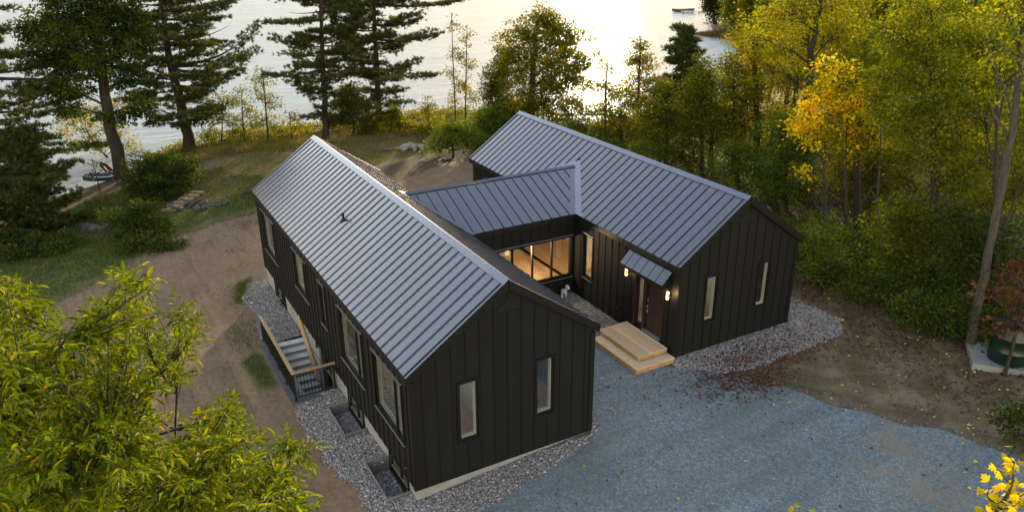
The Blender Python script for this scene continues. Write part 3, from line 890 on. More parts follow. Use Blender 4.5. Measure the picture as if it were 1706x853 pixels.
# ---- walls
def wall_pieces(u0, u1, zb, ztop, holes, brk=()):
    # rectangles and trapezia of a wall strip that are left once the holes are taken out
    bs = sorted({u0, u1} | {b for h in holes for b in h[:2] if u0 < b < u1} | {b for b in brk if u0 < b < u1})
    o = []
    for c, d in zip(bs[:-1], bs[1:]):
        if d - c < 1e-4:
            continue
        m = (c + d) / 2
        hs = sorted([h for h in holes if h[0] <= m <= h[1]], key=lambda h: h[2])
        z = zb
        for h in hs:
            if h[2] > z + 1e-3:
                o.append([(c, z), (d, z), (d, h[2]), (c, h[2])])
            z = max(z, h[3])
        if ztop(m) > z + 1e-3:
            o.append([(c, z), (d, z), (d, ztop(d)), (c, ztop(c))])
    return o


def facade(O, U, Nn, u0, u1, zb, ztop, holes, first, brk=(), backing_t=0.17):
    O, U, Nn = [np.array(v, float) for v in (O, U, Nn)]

    def P(u, z, n):
        return O + U * u + Nn * n + np.array((0, 0, z))
    mb = MB()
    for poly in wall_pieces(u0, u1, zb, ztop, holes, brk):
        mb.prism([P(u, z, -0.001) for u, z in poly], Nn * -backing_t)
    wl = mb.obj('wall', 'black_trim', house)
    wl_cache = {}
    ed = [u0]; k = first
    while k < u1 - 0.03:
        if k > u0 + 0.03:
            ed.append(k)
        k += PITCHW
    ed.append(u1)
    for a, b in zip(ed[:-1], ed[1:]):
        ps = wall_pieces(a, b, zb - 0.03, ztop, holes, brk)
        rb = wall_pieces(a, a + 0.026, zb - 0.03, ztop, holes, ()) if a > u0 else []
        low = lambda p: p[0][1] < zb - 0.02
        full = any(low(p) and p[2][1] > ztop(p[2][0]) - 0.01 for p in ps)
        parts = [(ps, rb)] if full else [([p for p in ps if low(p)], [p for p in rb if low(p)]), ([p for p in ps if not low(p)], [p for p in rb if not low(p)])]
        for pp, rr in parts:
            if not pp:
                continue
            key = (round(b - a, 3), tuple(tuple((round(u - a, 3), round(z, 3)) for u, z in p) for p in pp))
            if key not in wl_cache:
                m2 = MB()
                for poly in pp:
                    m2.prism([U * (u - a) + np.array((0, 0, z)) for u, z in poly], Nn * 0.018)
                for poly in rr:
                    m2.prism([U * (u - a) + np.array((0, 0, z)) + Nn * 0.0185 for u, z in poly], Nn * 0.028)
                wl_cache[key] = m2.mesh('siding_panel', 'black_siding')
            link('siding_panel', wl_cache[key], wl, O + U * a)
    return wl


def window(O, U, Nn, u0, u1, z0, z1, mull=(), label=None, flash=True, white=True, trim=0.065):
    # hole u0..u1, z0..z1 in the facade; a black casing outside, frame and panes inside, pale jamb within
    O, U, Nn = [np.array(v, float) for v in (O, U, Nn)]

    def bx(mb, a, b, c, d, n0, n1):
        V = [O + U * u + Nn * n + np.array((0, 0, z)) for n in (n0, n1) for z in (c, d) for u in (a, b)]
        mb.add(V, [(0, 2, 3, 1), (4, 5, 7, 6), (0, 1, 5, 4), (2, 6, 7, 3), (0, 4, 6, 2), (1, 3, 7, 5)])
    m = MB(); t = trim
    bx(m, u0 - t, u0, z0 - t, z1 + t, 0.019, 0.062); bx(m, u1, u1 + t, z0 - t, z1 + t, 0.019, 0.062)
    bx(m, u0, u1, z1, z1 + t, 0.019, 0.060); bx(m, u0, u1, z0 - t, z0, 0.019, 0.060)
    win = m.obj('window', 'black_trim', house)
    if label:
        win['label'] = label
    fw = 0.04; f = MB()
    bx(f, u0, u0 + fw, z0, z1, -0.09, 0.012); bx(f, u1 - fw, u1, z0, z1, -0.09, 0.012)
    bx(f, u0 + fw, u1 - fw, z1 - fw, z1, -0.088, 0.010); bx(f, u0 + fw, u1 - fw, z0, z0 + fw, -0.088, 0.010)
    f.obj('frame', 'black_trim', win)
    es = [u0 + fw] + [x for mm in mull for x in (mm - 0.035, mm + 0.035)] + [u1 - fw]
    for mm in mull:
        q_ = MB(); bx(q_, mm - 0.035, mm + 0.035, z0 + fw, z1 - fw, -0.086, 0.008); q_.obj('mullion', 'black_trim', win)
    for a, b in zip(es[0::2], es[1::2]):
        q_ = MB(); bx(q_, a, b, z0 + fw, z1 - fw, -0.045, -0.039); q_.obj('pane', 'pane_glass', win)
        if white:
            sw = 0.038; j = MB()
            bx(j, a, a + sw, z0 + fw, z1 - fw, -0.165, -0.052); bx(j, b - sw, b, z0 + fw, z1 - fw, -0.165, -0.052)
            bx(j, a + sw, b - sw, z0 + fw, z0 + fw + sw, -0.163, -0.054); bx(j, a + sw, b - sw, z1 - fw - sw, z1 - fw, -0.163, -0.054)
            j.obj('sash', 'white_vinyl', win)
    if flash:
        q_ = MB(); bx(q_, u0 - t - 0.02, u1 + t + 0.02, z1 + t + 0.001, z1 + t + 0.016, 0.019, 0.095); q_.obj('head_flashing', 'grey_flashing', win)
        q_ = MB(); bx(q_, u0 - t - 0.02, u1 + t + 0.02, z0 - t - 0.021, z0 - t - 0.001, 0.019, 0.085); q_.obj('sill', 'grey_flashing', win)
    return win


def gable_top(u_c, zpk):
    return lambda u: zpk - 0.17 - T_ * abs(u - u_c)


hrA = HE + T_ * AW / 2; hrB = HE + T_ * BW / 2
ext = -0.1
# front of the left wing
X, Y, Z3 = (1, 0, 0), (0, 1, 0), (0, 0, 1)
nF, nL, nR, nB = (0, -1, 0), (-1, 0, 0), (1, 0, 0), (0, 1, 0)
whA = [(1.50, 2.07, 1.13, 2.97), (3.95, 4.52, 1.15, 2.99)]
facade((0, 0.14, 0), X, nF, 0.12, 5.88, 0.03, gable_top(3.0, hrA), whA, 0.43, [3.0])
for k, h in enumerate(whA):
    window((0, 0.14, 0), X, nF, *h, flash=False, label=('narrow window left of centre in the near gable', 'narrow window right of centre in the near gable')[k])
# left side of the left wing
upL = [(15.02, 17.2, 1.27, 3.02, 15.55), (10.17, 11.95, 1.55, 3.05, 10.70), (7.82, 8.42, 1.52, 3.05, None), (4.02, 6.2, 1.22, 3.03, 4.62), (0.76, 2.96, 1.20, 3.01, 1.36)]
loL = [(0.72, 2.16, -0.62, -0.01, 1.36), (4.56, 6.05, -0.75, -0.01, 5.22), (14.65, 16.36, -0.80, -0.01, 15.4)]
BD = (7.72, 9.35)                                   # basement door opening in y
holesL = [h[:4] for h in upL]
facade((0.12, 0, 0), Y, nL, 0.14, 18.11, 0.03, lambda u: HE - 0.18, holesL, 0.36)
for h in upL:
    window((0.12, 0, 0), Y, nL, *h[:4], mull=[h[4]] if h[4] else [])
# other sides
facade((5.88, 0, 0), Y, nR, 0.14, 18.11, 0.03, lambda u: HE - 0.18, [(8.8, 13.3, FLOOR, 3.3)], 0.36)
facade((0, 18.11, 0), X, nB, 0.12, 5.88, 0.03, gable_top(3.0, hrA), [(1.0, 5.0, 0.5, 3.0)], 0.43, [3.0])
window((0, 18.11, 0), X, nB, 1.0, 5.0, 0.5, 3.0, mull=[2.33, 3.66])
# right wing
whB = [(12.13, 12.64, 1.20, 2.95), (14.66, 15.20, 1.17, 2.96)]
facade((0, 2.16, 0), X, nF, 10.88, 16.50, 0.10, gable_top(BX + BW / 2, hrB), whB, 11.28, [BX + BW / 2])
for k, h in enumerate(whB):
    window((0, 2.16, 0), X, nF, *h, flash=False, label=('narrow window near the porch corner of the right wing', 'narrow window nearest the trees on the right wing')[k])
DOOR = (2.86, 4.54, 0.44, 2.62)
nwin = (7.33, 7.92, 1.12, 2.93)
facade((10.88, 0, 0), Y, nL, 2.16, 8.71, 0.08, lambda u: HE - 0.18, [DOOR, nwin], 2.6)
window((10.88, 0, 0), Y, nL, *nwin, label='narrow lit window beside the inner corner')
facade((10.88, 0, 0), Y, nL, 8.71, 13.45, 0.08, lambda u: HE - 0.18, [(8.95, 13.2, FLOOR, 3.3)], 8.9)
facade((10.88, 0, 0), Y, nL, 13.45, 18.05, 0.08, lambda u: HE - 0.18, [(15.0, 16.6, 1.2, 2.9)], 13.78)
window((10.88, 0, 0), Y, nL, 15.0, 16.6, 1.2, 2.9, mull=[15.8])
facade((16.50, 0, 0), Y, nR, 2.16, 18.05, 0.08, lambda u: HE - 0.18, [], 2.6)
facade((0, 18.05, 0), X, nB, 10.88, 16.50, 0.10, gable_top(BX + BW / 2, hrB), [(12.0, 15.4, 0.6, 3.0)], 11.28, [BX + BW / 2])
window((0, 18.05, 0), X, nB, 12.0, 15.4, 0.6, 3.0, mull=[13.7])
# link: glazed front, glazed back
cw = (6.30, 10.74, 0.86, 2.58)
facade((0, 8.73, 0), X, nF, 5.90, 10.86, 0.08, lambda u: HE - 0.18, [cw], 5.78)
window((0, 8.73, 0), X, nF, *cw, mull=[7.06, 7.97, 8.90, 9.82], white=False, label='long row of lit panes in the glazed link')
facade((0, 13.43, 0), X, nB, 5.90, 10.86, 0.08, lambda u: HE - 0.18, [(6.5, 10.4, 0.5, 2.7)], 5.78)
window((0, 13.43, 0), X, nB, 6.5, 10.4, 0.5, 2.7, mull=[7.8, 9.1])
# corner boards
for (x, y, zb, zt) in ((0.12, 0.14, 0.0, HE - 0.2), (5.88, 0.14, 0.0, HE - 0.2), (0.12, 18.11, 0.0, HE - 0.2), (10.88, 2.16, 0.07, HE - 0.2), (16.50, 2.16, 0.07, HE - 0.2)):
    sx_ = -1 if x in (0.12, 10.88) else 1; sy_ = -1 if y < 9 else 1
    m = MB()
    xa, xb_ = sorted((x + sx_ * 0.052, x - sx_ * 0.10)); ya, yb_ = sorted((y + sy_ * 0.052, y + sy_ * 0.019))
    m.box(xa, xb_, ya, yb_, zb, zt)
    xa, xb_ = sorted((x + sx_ * 0.052, x + sx_ * 0.019)); ya, yb_ = sorted((y + sy_ * 0.0188, y - sy_ * 0.10))
    m.box(xa, xb_, ya, yb_, zb, zt)
    m.obj('corner_board', 'black_trim', house)
# foundation of poured concrete, with the basement openings
fd = MB()
flz = lambda u: 0.02
for poly in wall_pieces(0.16, 18.09, -2.9, flz, [h[:4] for h in loL] + [(BD[0], BD[1], -2.5, -0.03)]):
    fd.prism([(0.135, u, z) for u, z in poly], (0.24, 0, 0))
fd.box(0.136, 5.86, 0.157, 0.40, -1.2, 0.02); fd.box(5.62, 5.861, 0.401, 18.0, -1.2, 0.02); fd.box(0.376, 5.61, 17.85, 18.088, -1.2, 0.02)
fd.obj('foundation', 'concrete', house)
f2 = MB()
f2.box(10.90, 16.48, 2.18, 2.4, -1.2, 0.065); f2.box(10.902, 11.1, 2.401, 18.0, -1.2, 0.062); f2.box(16.2, 16.478, 2.402, 18.0, -1.2, 0.062); f2.box(5.9, 10.895, 8.76, 8.95, -1.2, 0.06); f2.box(5.9, 10.895, 13.2, 13.4, -1.2, 0.06); f2.box(11.11, 16.19, 17.8, 18.02, -1.2, 0.06)
f2.obj('foundation', 'concrete', house)
for h in loL:
    window((0.135, 0, 0), Y, nL, *h[:4], mull=[h[4]], flash=False, trim=0.03)
# drip flashing over the foundation
box('drip_flashing', 'black_trim', house, 0.098, 0.118, 0.10, 18.1, -0.012, 0.001)
box('drip_flashing', 'black_trim', house, 0.10, 5.9, 0.10, 0.121, -0.012, 0.001)


# gable vents
def gable_vent(x0, x1, xp, z0, zp, y):
    v = MB()
    v.prism([(x0, y - 0.02, z0), (x1, y - 0.02, z0), (xp, y - 0.02, zp)], (0, -0.012, 0))
    o = v.obj('gable_vent', 'black_metal', house)
    for k in range(5):
        f0 = (k + 0.15) / 5.2; z = z0 + (zp - z0) * f0
        a = x0 + (xp - x0) * f0 + 0.012; b = x1 + (xp - x1) * f0 - 0.012
        MB().prism([(a, y - 0.033, z), (a, y - 0.085, z), (a, y - 0.033, z + 0.03)], (b - a, 0, 0)).obj('louvre', 'vent_grey', o)
    MB().prism([(x0 - 0.03, y - 0.033, z0), (x0 - 0.03, y - 0.09, z0 - 0.012), (x0 - 0.03, y - 0.033, z0 - 0.02)], (x1 - x0 + 0.06, 0, 0)).obj('vent_sill', 'vent_grey', o)
    return o


gable_vent(2.60, 3.44, 3.02, 4.82, 5.16, 0.14)
gable_vent(BX + BW / 2 - 0.42, BX + BW / 2 + 0.42, BX + BW / 2, 4.80, 5.14, 2.16)

# interiors
for a in ((0.30, 5.70, 0.33, 17.9), (11.06, 16.32, 2.34, 17.85), (5.705, 11.05, 8.92, 13.25)):
    box('interior_floor', 'oak_floor', house, a[0], a[1], a[2], a[3], FLOOR - 0.12, FLOOR)
box('basement_floor', 'concrete', house, 0.4, 5.6, 0.45, 17.8, -2.62, -2.5)
box('interior_wall', 'interior_white', house, 0.31, 5.69, 3.55, 3.67, FLOOR, 3.4)
box('interior_wall', 'interior_white', house, 0.31, 5.69, 7.05, 7.17, FLOOR, 3.4)
box('interior_wall', 'interior_white', house, 2.9, 3.02, 0.34, 3.54, FLOOR, 3.4)
box('interior_wall', 'interior_white', house, 2.9, 3.02, 3.68, 7.04, FLOOR, 3.4)
box('interior_wall', 'interior_white', house, 11.07, 16.3, 5.6, 5.72, FLOOR, 3.4)
box('interior_wall', 'interior_white', house, 13.4, 13.52, 5.73, 17.8, FLOOR, 3.4)
box('interior_wall', 'interior_white', house, 13.6, 13.72, 2.36, 5.59, FLOOR, 3.4)
for a in ((0.31, 5.69, 0.34, 17.9), (11.07, 16.3, 2.36, 17.84), (5.9, 10.86, 8.92, 13.24)):
    box('ceiling', 'interior_white', house, a[0], a[1], a[2], a[3], 3.36, 3.40)

# front door with sidelight
d = thing  # keep name short below
y0d, y1d, z0d, z1d = DOOR
m = MB()
m.box(10.84, 10.96, y0d, y0d + 0.07, z0d, z1d); m.box(10.84, 10.96, y1d - 0.07, y1d, z0d, z1d); m.box(10.841, 10.959, y0d + 0.07, y1d - 0.07, z1d - 0.07, z1d); m.box(10.841, 10.959, 3.90, 4.0, z0d, z1d - 0.07)
frm = m.obj('door_frame', 'door_brown', house)
lf_ = MB()
lf_.box(10.93, 10.975, y0d + 0.072, 3.898, z0d + 0.03, z1d - 0.072)
dl = lf_.obj('door', 'door_brown', house)
for (a, b) in ((0.62, 1.28), (1.42, 2.42)):
    for (c, e) in ((3.0, 3.36), (3.44, 3.80)):
        q_ = MB(); q_.box(10.922, 10.9295, c, e, a, b); q_.box(10.914, 10.9215, c + 0.05, e - 0.05, a + 0.05, b - 0.05); q_.obj('door_panel', 'door_brown', dl)
hd = MB(); hd.box(10.905, 10.921, 3.755, 3.815, 1.60, 1.76); hd.obj('deadbolt', 'satin_nickel', dl)
hd = MB(); hd.box(10.905, 10.921, 3.76, 3.81, 1.18, 1.50); hd.tube([(10.91, 3.785, 1.47), (10.85, 3.785, 1.45), (10.835, 3.785, 1.36), (10.85, 3.785, 1.24), (10.91, 3.785, 1.22)], 0.015, 8); hd.obj('handle', 'satin_nickel', dl)
sd = MB(); sd.box(10.925, 10.965, 4.002, 4.09, z0d + 0.03, z1d - 0.072); sd.box(10.925, 10.965, 4.36, 4.468, z0d + 0.03, z1d - 0.072); sd.box(10.926, 10.964, 4.09, 4.36, z0d + 0.03, z0d + 0.15); sd.box(10.926, 10.964, 4.09, 4.36, z1d - 0.19, z1d - 0.072)
sdo = sd.obj('sidelight', 'door_brown', house)
MB().box(10.943, 10.949, 4.09, 4.36, z0d + 0.15, z1d - 0.19).obj('pane', 'pane_glass', sdo)
box('threshold', 'blue_grey_sill', house, 10.80, 10.93, y0d + 0.08, y1d - 0.6, z0d - 0.03, z0d + 0.028)

# awning over the door
ya, yb = 2.50, 4.94
aw_e, aw_t = np.array((10.44, 0, 2.86)), np.array((10.86, 0, 3.30))
dv = (aw_t - aw_e); Ls = np.linalg.norm(dv); dv = dv / Ls; nv = np.array((-dv[2], 0, dv[0]))
awn = MB()
awn.prism([aw_e + (0, ya, 0) - nv * 0.002, aw_t + (0, ya, 0) - nv * 0.002, aw_t + (0, ya, -0.55), aw_e + (0, ya, -0.10)], (0, yb - ya, 0))
awo = awn.obj('awning', 'black_trim', house)
slope_panels(awo, aw_e, (0, 1, 0), dv, nv, ya, yb, Ls - 0.01, (), ribs=False, seam_h=0.036, seam_w=0.022)
box('awning_fascia', 'black_trim', awo, 10.42, 10.438, ya - 0.01, yb + 0.01, 2.745, 2.868)


# wall lanterns by the door (lit)
def lantern(label, x, y, z, lit=True, power=3.5):
    t = thing('wall_lantern', label, 'lamp', (x, y, z - 0.16), 'lanterns beside the front door' if lit else None)
    m = MB(); m.box(x - 0.03, x, y - 0.05, y + 0.05, z - 0.06, z + 0.06); m.tube([(x - 0.02, y, z), (x - 0.09, y, z + 0.015)], 0.016, 8)
    m.obj('bracket', 'black_metal', t)
    for s in (1, -1):
        zz = z + s * 0.095
        MB().lathe((x - 0.10, y, zz - 0.055), [(0.02, 0), (0.045, 0.015), (0.045, 0.095), (0.02, 0.11)], 12).obj('lamp_shade', 'warm_bulb' if lit else 'black_metal', t)
    MB().lathe((x - 0.10, y, z - 0.038), [(0.03, 0), (0.05, 0.02), (0.05, 0.056), (0.03, 0.076)], 12).obj('collar', 'brass' if lit else 'black_metal', t)
    if lit:
        L = bpy.data.lights.new('lantern_glow', 'POINT'); L.energy = power; L.color = (1.0, 0.6, 0.25); L.shadow_soft_size = 0.05
        o = bpy.data.objects.new('lantern_glow', L); col.objects.link(o); o.parent = t; o.location = (-0.22, 0, 0.16)
    return t


lantern('lit lantern on the black wall left of the front door', 10.835, 4.93, 2.42)
lantern('lit lantern on the wall at the corner right of the front door', 10.835, 2.55, 2.42)
lantern('small unlit black lamp on the wall above the basement stairs', 0.075, 9.25, 0.22, lit=False)
for lab, x, y, z in (('black hose tap low on the near corner of the left wing', 0.072, 0.52, 0.55), ('black hose tap low on the right wing wall left of the door', 10.83, 5.45, 0.72)):
    t = thing('hose_tap', lab, 'tap', (x, y, z - 0.06))
    MB().tube([(x, y, z), (x - 0.07, y, z), (x - 0.10, y, z - 0.05)], [0.028, 0.024, 0.022], 8).obj('spout', 'black_metal', t)
    MB().lathe((x - 0.05, y, z + 0.02), [(0.012, 0), (0.012, 0.03), (0.04, 0.032), (0.04, 0.045)], 10).obj('tap_handle', 'black_metal', t)

# vent goosenecks by the link wall
for lab, x, y, r in (('left of the two pale curved vent pipes at the link wall', 10.18, 8.45, 0.045), ('taller right pale curved vent pipe at the link wall', 10.40, 8.50, 0.055)):
    t = thing('curved_vent_pipe', lab, 'pipe', (x, y, h1(x, y)), 'vent pipes at the link wall')
    zb = h1(x, y) - 0.1; zt = 0.42 if r < 0.05 else 0.52
    MB().tube([(x, y, zb), (x, y, zt - 0.1), (x, y - 0.03, zt - 0.02), (x, y - 0.10, zt), (x, y - 0.17, zt - 0.03), (x, y - 0.19, zt - 0.12)], r, 10).obj('pipe', 'pipe_white', t)
    MB().lathe((x, y, zb + 0.09), [(r + 0.03, 0), (r + 0.03, 0.03)], 10).obj('collar', 'pipe_white', t)

# pendant lamp and table inside the link
t = thing('pendant_lamp', 'white cone pendant lamp hanging inside the lit link', 'lamp', (8.35, 9.9, 2.2))
MB().tube([(8.35, 9.9, 3.355), (8.35, 9.9, 2.5)], 0.012, 6).obj('cord', 'black_metal', t)
MB().lathe((8.35, 9.9, 2.2), [(0.34, 0), (0.30, 0.05), (0.06, 0.26), (0.05, 0.30)], 24).obj('lamp_shade', 'white_vinyl', t)
MB().lathe((8.35, 9.9, 2.10), [(0.03, 0), (0.05, 0.04), (0.03, 0.09)], 12).obj('bulb', 'warm_bulb', t)
L = bpy.data.lights.new('pendant_glow', 'POINT'); L.energy = 150; L.color = (1.0, 0.70, 0.40); L.shadow_soft_size = 0.12
o = bpy.data.objects.new('pendant_glow', L); col.objects.link(o); o.parent = t; o.location = (0, 0, -0.28)
t = thing('unseen_lamp', 'small ceiling lamp inside the right wing room by the inner corner', 'lamp', (12.2, 7.4, 3.2))
MB().lathe((12.2, 7.4, 3.22), [(0.14, 0), (0.17, 0.05), (0.17, 0.135)], 20).obj('lamp_shade', 'warm_bulb', t)
L = bpy.data.lights.new('ceiling_glow', 'POINT'); L.energy = 16; L.color = (1.0, 0.70, 0.40); L.shadow_soft_size = 0.15
o = bpy.data.objects.new('ceiling_glow', L); col.objects.link(o); o.parent = t; o.location = (0, 0, -0.2)
for lab, x, y, e in (('added unseen lamp in the near left room behind the gable window', 1.6, 1.9, 2.5), ('added unseen lamp in the near right room behind the gable window', 4.3, 1.9, 2.5), ('added unseen lamp in the left wing room above the basement stairs', 1.6, 5.3, 3),
                     ('added unseen lamp in the middle of the left wing', 2.6, 9.6, 10), ('added unseen lamp at the far end of the left wing', 2.6, 15.2, 10), ('added unseen lamp behind the front door in the right wing', 12.2, 3.9, 7), ('added unseen lamp in the outer front room of the right wing', 15.0, 3.9, 7)):
    t = thing('unseen_lamp', lab, 'lamp', (x, y, 3.2))  # added lamps, fixtures unseen, to brighten the windows from inside
    MB().lathe((x, y, 3.24), [(0.12, 0), (0.15, 0.04), (0.15, 0.118)], 20).obj('lamp_shade', 'warm_bulb', t)
    L = bpy.data.lights.new('ceiling_glow', 'POINT'); L.energy = e; L.color = (1.0, 0.92, 0.80); L.shadow_soft_size = 0.15
    o = bpy.data.objects.new('ceiling_glow', L); col.objects.link(o); o.parent = t; o.location = (0, 0, -0.2)
t = thing('dining_table', 'round pale table standing inside the lit link', 'table', (7.9, 10.3, FLOOR))
MB().lathe((7.9, 10.3, FLOOR + 0.70), [(0.5, 0), (0.52, 0.02), (0.5, 0.04)], 28).obj('table_top', 'rail_pine', t)
MB().lathe((7.9, 10.3, FLOOR), [(0.25, 0), (0.22, 0.03), (0.05, 0.06), (0.05, 0.70)], 16).obj('pedestal', 'rail_pine', t)

# ------------------------------------------------------------------ porch platform
pz = h1(10, 3)
porch = thing('porch_platform', 'two-step pale pine porch platform before the front door', 'platform', (10.0, 3.3, pz))
ux0, ux1, uy0, uy1, uz = 9.47, 10.80, 2.42, 4.82, 0.385
lx0, ly0, lz = 9.08, 1.97, 0.205
n_ = 10; wd = (ux1 - ux0) / n_
for k in range(n_):
    x = ux0 + (k + 0.5) * wd
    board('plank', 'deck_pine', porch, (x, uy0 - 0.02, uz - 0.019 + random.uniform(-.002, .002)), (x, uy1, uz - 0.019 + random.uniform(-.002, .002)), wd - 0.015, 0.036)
for k in range(3):                                        # lower tread: three boards mitred round the corner
    w_ = 0.128; x = lx0 + (k + 0.5) * 0.135; y = ly0 + (k + 0.5) * 0.135 + 0.0
    z0_, z1_ = lz - 0.036, lz
    m = MB(); a = x - w_ / 2; b = x + w_ / 2; da = a - lx0; db = b - lx0
    m.prism([(a, ly0 + da + 0.004, z0_), (b, ly0 + db + 0.004, z0_), (b, 4.66, z0_), (a, 4.66, z0_)], (0, 0, 0.036)); m.piece('plank', 'deck_pine', porch, (a, ly0, z0_))
    m = MB(); a = y - w_ / 2; b = y + w_ / 2; da = a - ly0; db = b - ly0
    m.prism([(lx0 + da + 0.004, a, z0_), (10.79, a, z0_), (10.79, b, z0_), (lx0 + db + 0.004, b, z0_)], (0, 0, 0.036)); m.piece('plank', 'deck_pine', porch, (lx0, a, z0_))
# vertical fascia slats of both risers
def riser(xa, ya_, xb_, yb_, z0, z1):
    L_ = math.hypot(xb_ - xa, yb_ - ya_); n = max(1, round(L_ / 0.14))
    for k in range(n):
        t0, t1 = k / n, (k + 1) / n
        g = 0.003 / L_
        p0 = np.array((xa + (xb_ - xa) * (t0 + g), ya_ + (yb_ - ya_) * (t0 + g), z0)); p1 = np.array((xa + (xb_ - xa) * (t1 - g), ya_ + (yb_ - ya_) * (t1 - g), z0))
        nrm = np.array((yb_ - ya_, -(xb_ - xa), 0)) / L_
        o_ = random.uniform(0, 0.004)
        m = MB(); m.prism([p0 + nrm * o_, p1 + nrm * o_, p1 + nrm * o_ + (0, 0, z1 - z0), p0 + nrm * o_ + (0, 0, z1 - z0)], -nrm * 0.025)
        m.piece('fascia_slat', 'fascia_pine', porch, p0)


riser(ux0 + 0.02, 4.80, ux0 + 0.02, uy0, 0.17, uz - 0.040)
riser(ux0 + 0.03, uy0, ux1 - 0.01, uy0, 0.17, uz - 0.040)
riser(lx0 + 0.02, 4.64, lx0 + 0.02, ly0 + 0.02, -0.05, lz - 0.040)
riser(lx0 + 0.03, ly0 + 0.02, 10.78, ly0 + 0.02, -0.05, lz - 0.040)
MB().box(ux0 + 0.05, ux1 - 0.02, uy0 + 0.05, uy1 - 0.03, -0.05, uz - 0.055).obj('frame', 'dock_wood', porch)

# ------------------------------------------------------------------ basement stairs
x0w, x1w, y0w, y1w = WELL
stair = thing('basement_stairs', 'concrete basement stairs sunk beside the left wing', 'stairs', (-0.6, 9.9, -0.8))
zt = -0.80
nst = 9; run = 0.275; rise = 0.19
for k in range(nst):
    yt = y1w - 0.02 - k * run; z = zt - k * rise - 0.02
    m = MB(); m.box(-0.98, 0.126, yt - run - 0.03, yt, z - 0.045, z)
    sp_ = m.obj('step', 'concrete_lit', stair)
    MB().box(-0.978, 0.124, yt - run, yt, -3.0, z - 0.0455).obj('riser', 'concrete', sp_)  # same concrete, darker colour standing in for the risers' shade
MB().box(-0.98, 0.13, y0w, y1w - nst * run, -2.75, -2.50).obj('landing', 'concrete', stair)
m = MB(); m.box(x0w - 0.02, -0.982, y0w - 0.03, y1w + 0.02, -2.8, -0.775); m.box(-0.982, 0.13, y0w - 0.24, y0w - 0.002, -2.8, -0.775)
m.obj('retaining_wall', 'concrete', stair)
for k in range(7):
    a = 7.24 + k * 0.745; z = h1(-1.4, a + 0.3)
    m = MB(); m.box(-1.56, -0.95 if False else -1.20, a, a + 0.735, max(z, -0.78) - 0.05, max(z, -0.78) + 0.045); m.obj('coping_stone', 'slate_coping', stair)
for k in range(2):
    a = -1.195 + k * 0.66
    m = MB(); m.box(a, a + 0.65, 7.24, 7.61, -0.80, -0.72); m.obj('coping_stone', 'slate_coping', stair)
# basement door
m = MB(); m.box(0.20, 0.25, BD[0] + 0.07, BD[1] - 0.55, -2.5, -0.1); bdo = m.obj('door', 'black_trim', house)
MB().box(0.18, 0.20, BD[0] + 0.2, BD[0] + 0.26, -1.55, -1.40).obj('handle', 'satin_nickel', bdo)
m = MB(); m.box(0.12, 0.30, BD[0], BD[0] + 0.07, -2.5, -0.03); m.box(0.12, 0.30, BD[1] - 0.55, BD[1], -2.5, -0.03); m.box(0.121, 0.299, BD[0] + 0.07, BD[1] - 0.55, -0.1, -0.03); m.obj('door_frame', 'black_trim', house)
m = MB(); m.box(0.05, 0.134, BD[0] - 0.06, BD[0], -0.8, 0.0); m.box(0.05, 0.134, BD[1], BD[1] + 0.05, -1.2, 0.0); m.obj('door_casing', 'grey_flashing', house)

rail = thing('stair_railing', 'black railing with pale wooden top rail around the basement stairs', 'railing', (-1.37, 7.41, -0.7))
RX, RY0, RY1, RZ = -1.37, 7.42, 12.34, 0.34
board('top_rail', 'rail_pine', rail, (RX, RY0 - 0.06, RZ), (RX, RY1 + 0.03, RZ), 0.12, 0.04)
board('top_rail', 'rail_pine', rail, (RX + 0.062, RY0, RZ), (0.10, RY0, RZ), 0.12, 0.04)
posts = [(RX, RY0 + k * (RY1 - RY0) / 4) for k in range(5)] + [(0.03, RY0)]
for (x, y) in posts:
    m = MB(); m.box(x - 0.03, x + 0.03, y - 0.03, y + 0.03, -0.735, RZ - 0.021); m.box(x - 0.055, x + 0.055, y - 0.055, y + 0.055, -0.738, -0.724); m.obj('post', 'black_metal', rail)
MB().box(RX - 0.018, RX + 0.018, RY0, RY1, -0.64, -0.605).obj('bottom_rail', 'black_metal', rail)
MB().box(RX - 0.016, RX + 0.016, RY0, RY1, RZ - 0.062, RZ - 0.022).obj('upper_rail', 'black_metal', rail)
MB().box(RX + 0.02, 0.03, RY0 - 0.017, RY0 + 0.017, -0.64, -0.605).obj('bottom_rail', 'black_metal', rail)
MB().box(RX + 0.02, 0.03, RY0 - 0.016, RY0 + 0.016, RZ - 0.062, RZ - 0.022).obj('upper_rail', 'black_metal', rail)
bal = MB().box(-0.010, 0.010, -0.010, 0.010, -0.61, RZ - 0.06).mesh('baluster', 'black_metal')
for k in range(1, 44):
    y = RY0 + k * (RY1 - RY0) / 44
    if all(abs(y - p[1]) > 0.04 for p in posts[:5]):
        link('baluster', bal, rail, (RX, y, 0))
for k in range(1, 12):
    link('baluster', bal, rail, (RX + k * 1.40 / 12, RY0, 0))
# inside handrail: a plank fixed along the foundation
pk = board('wooden_plank', 'rail_pine', None, (0.06, 12.25, 0.02), (0.03, 9.75, -1.62), 0.20, 0.06, up=(-0.9, 0, 0.5))
tag(pk, 'long pale wooden plank running down the foundation wall above the stairs', 'plank')

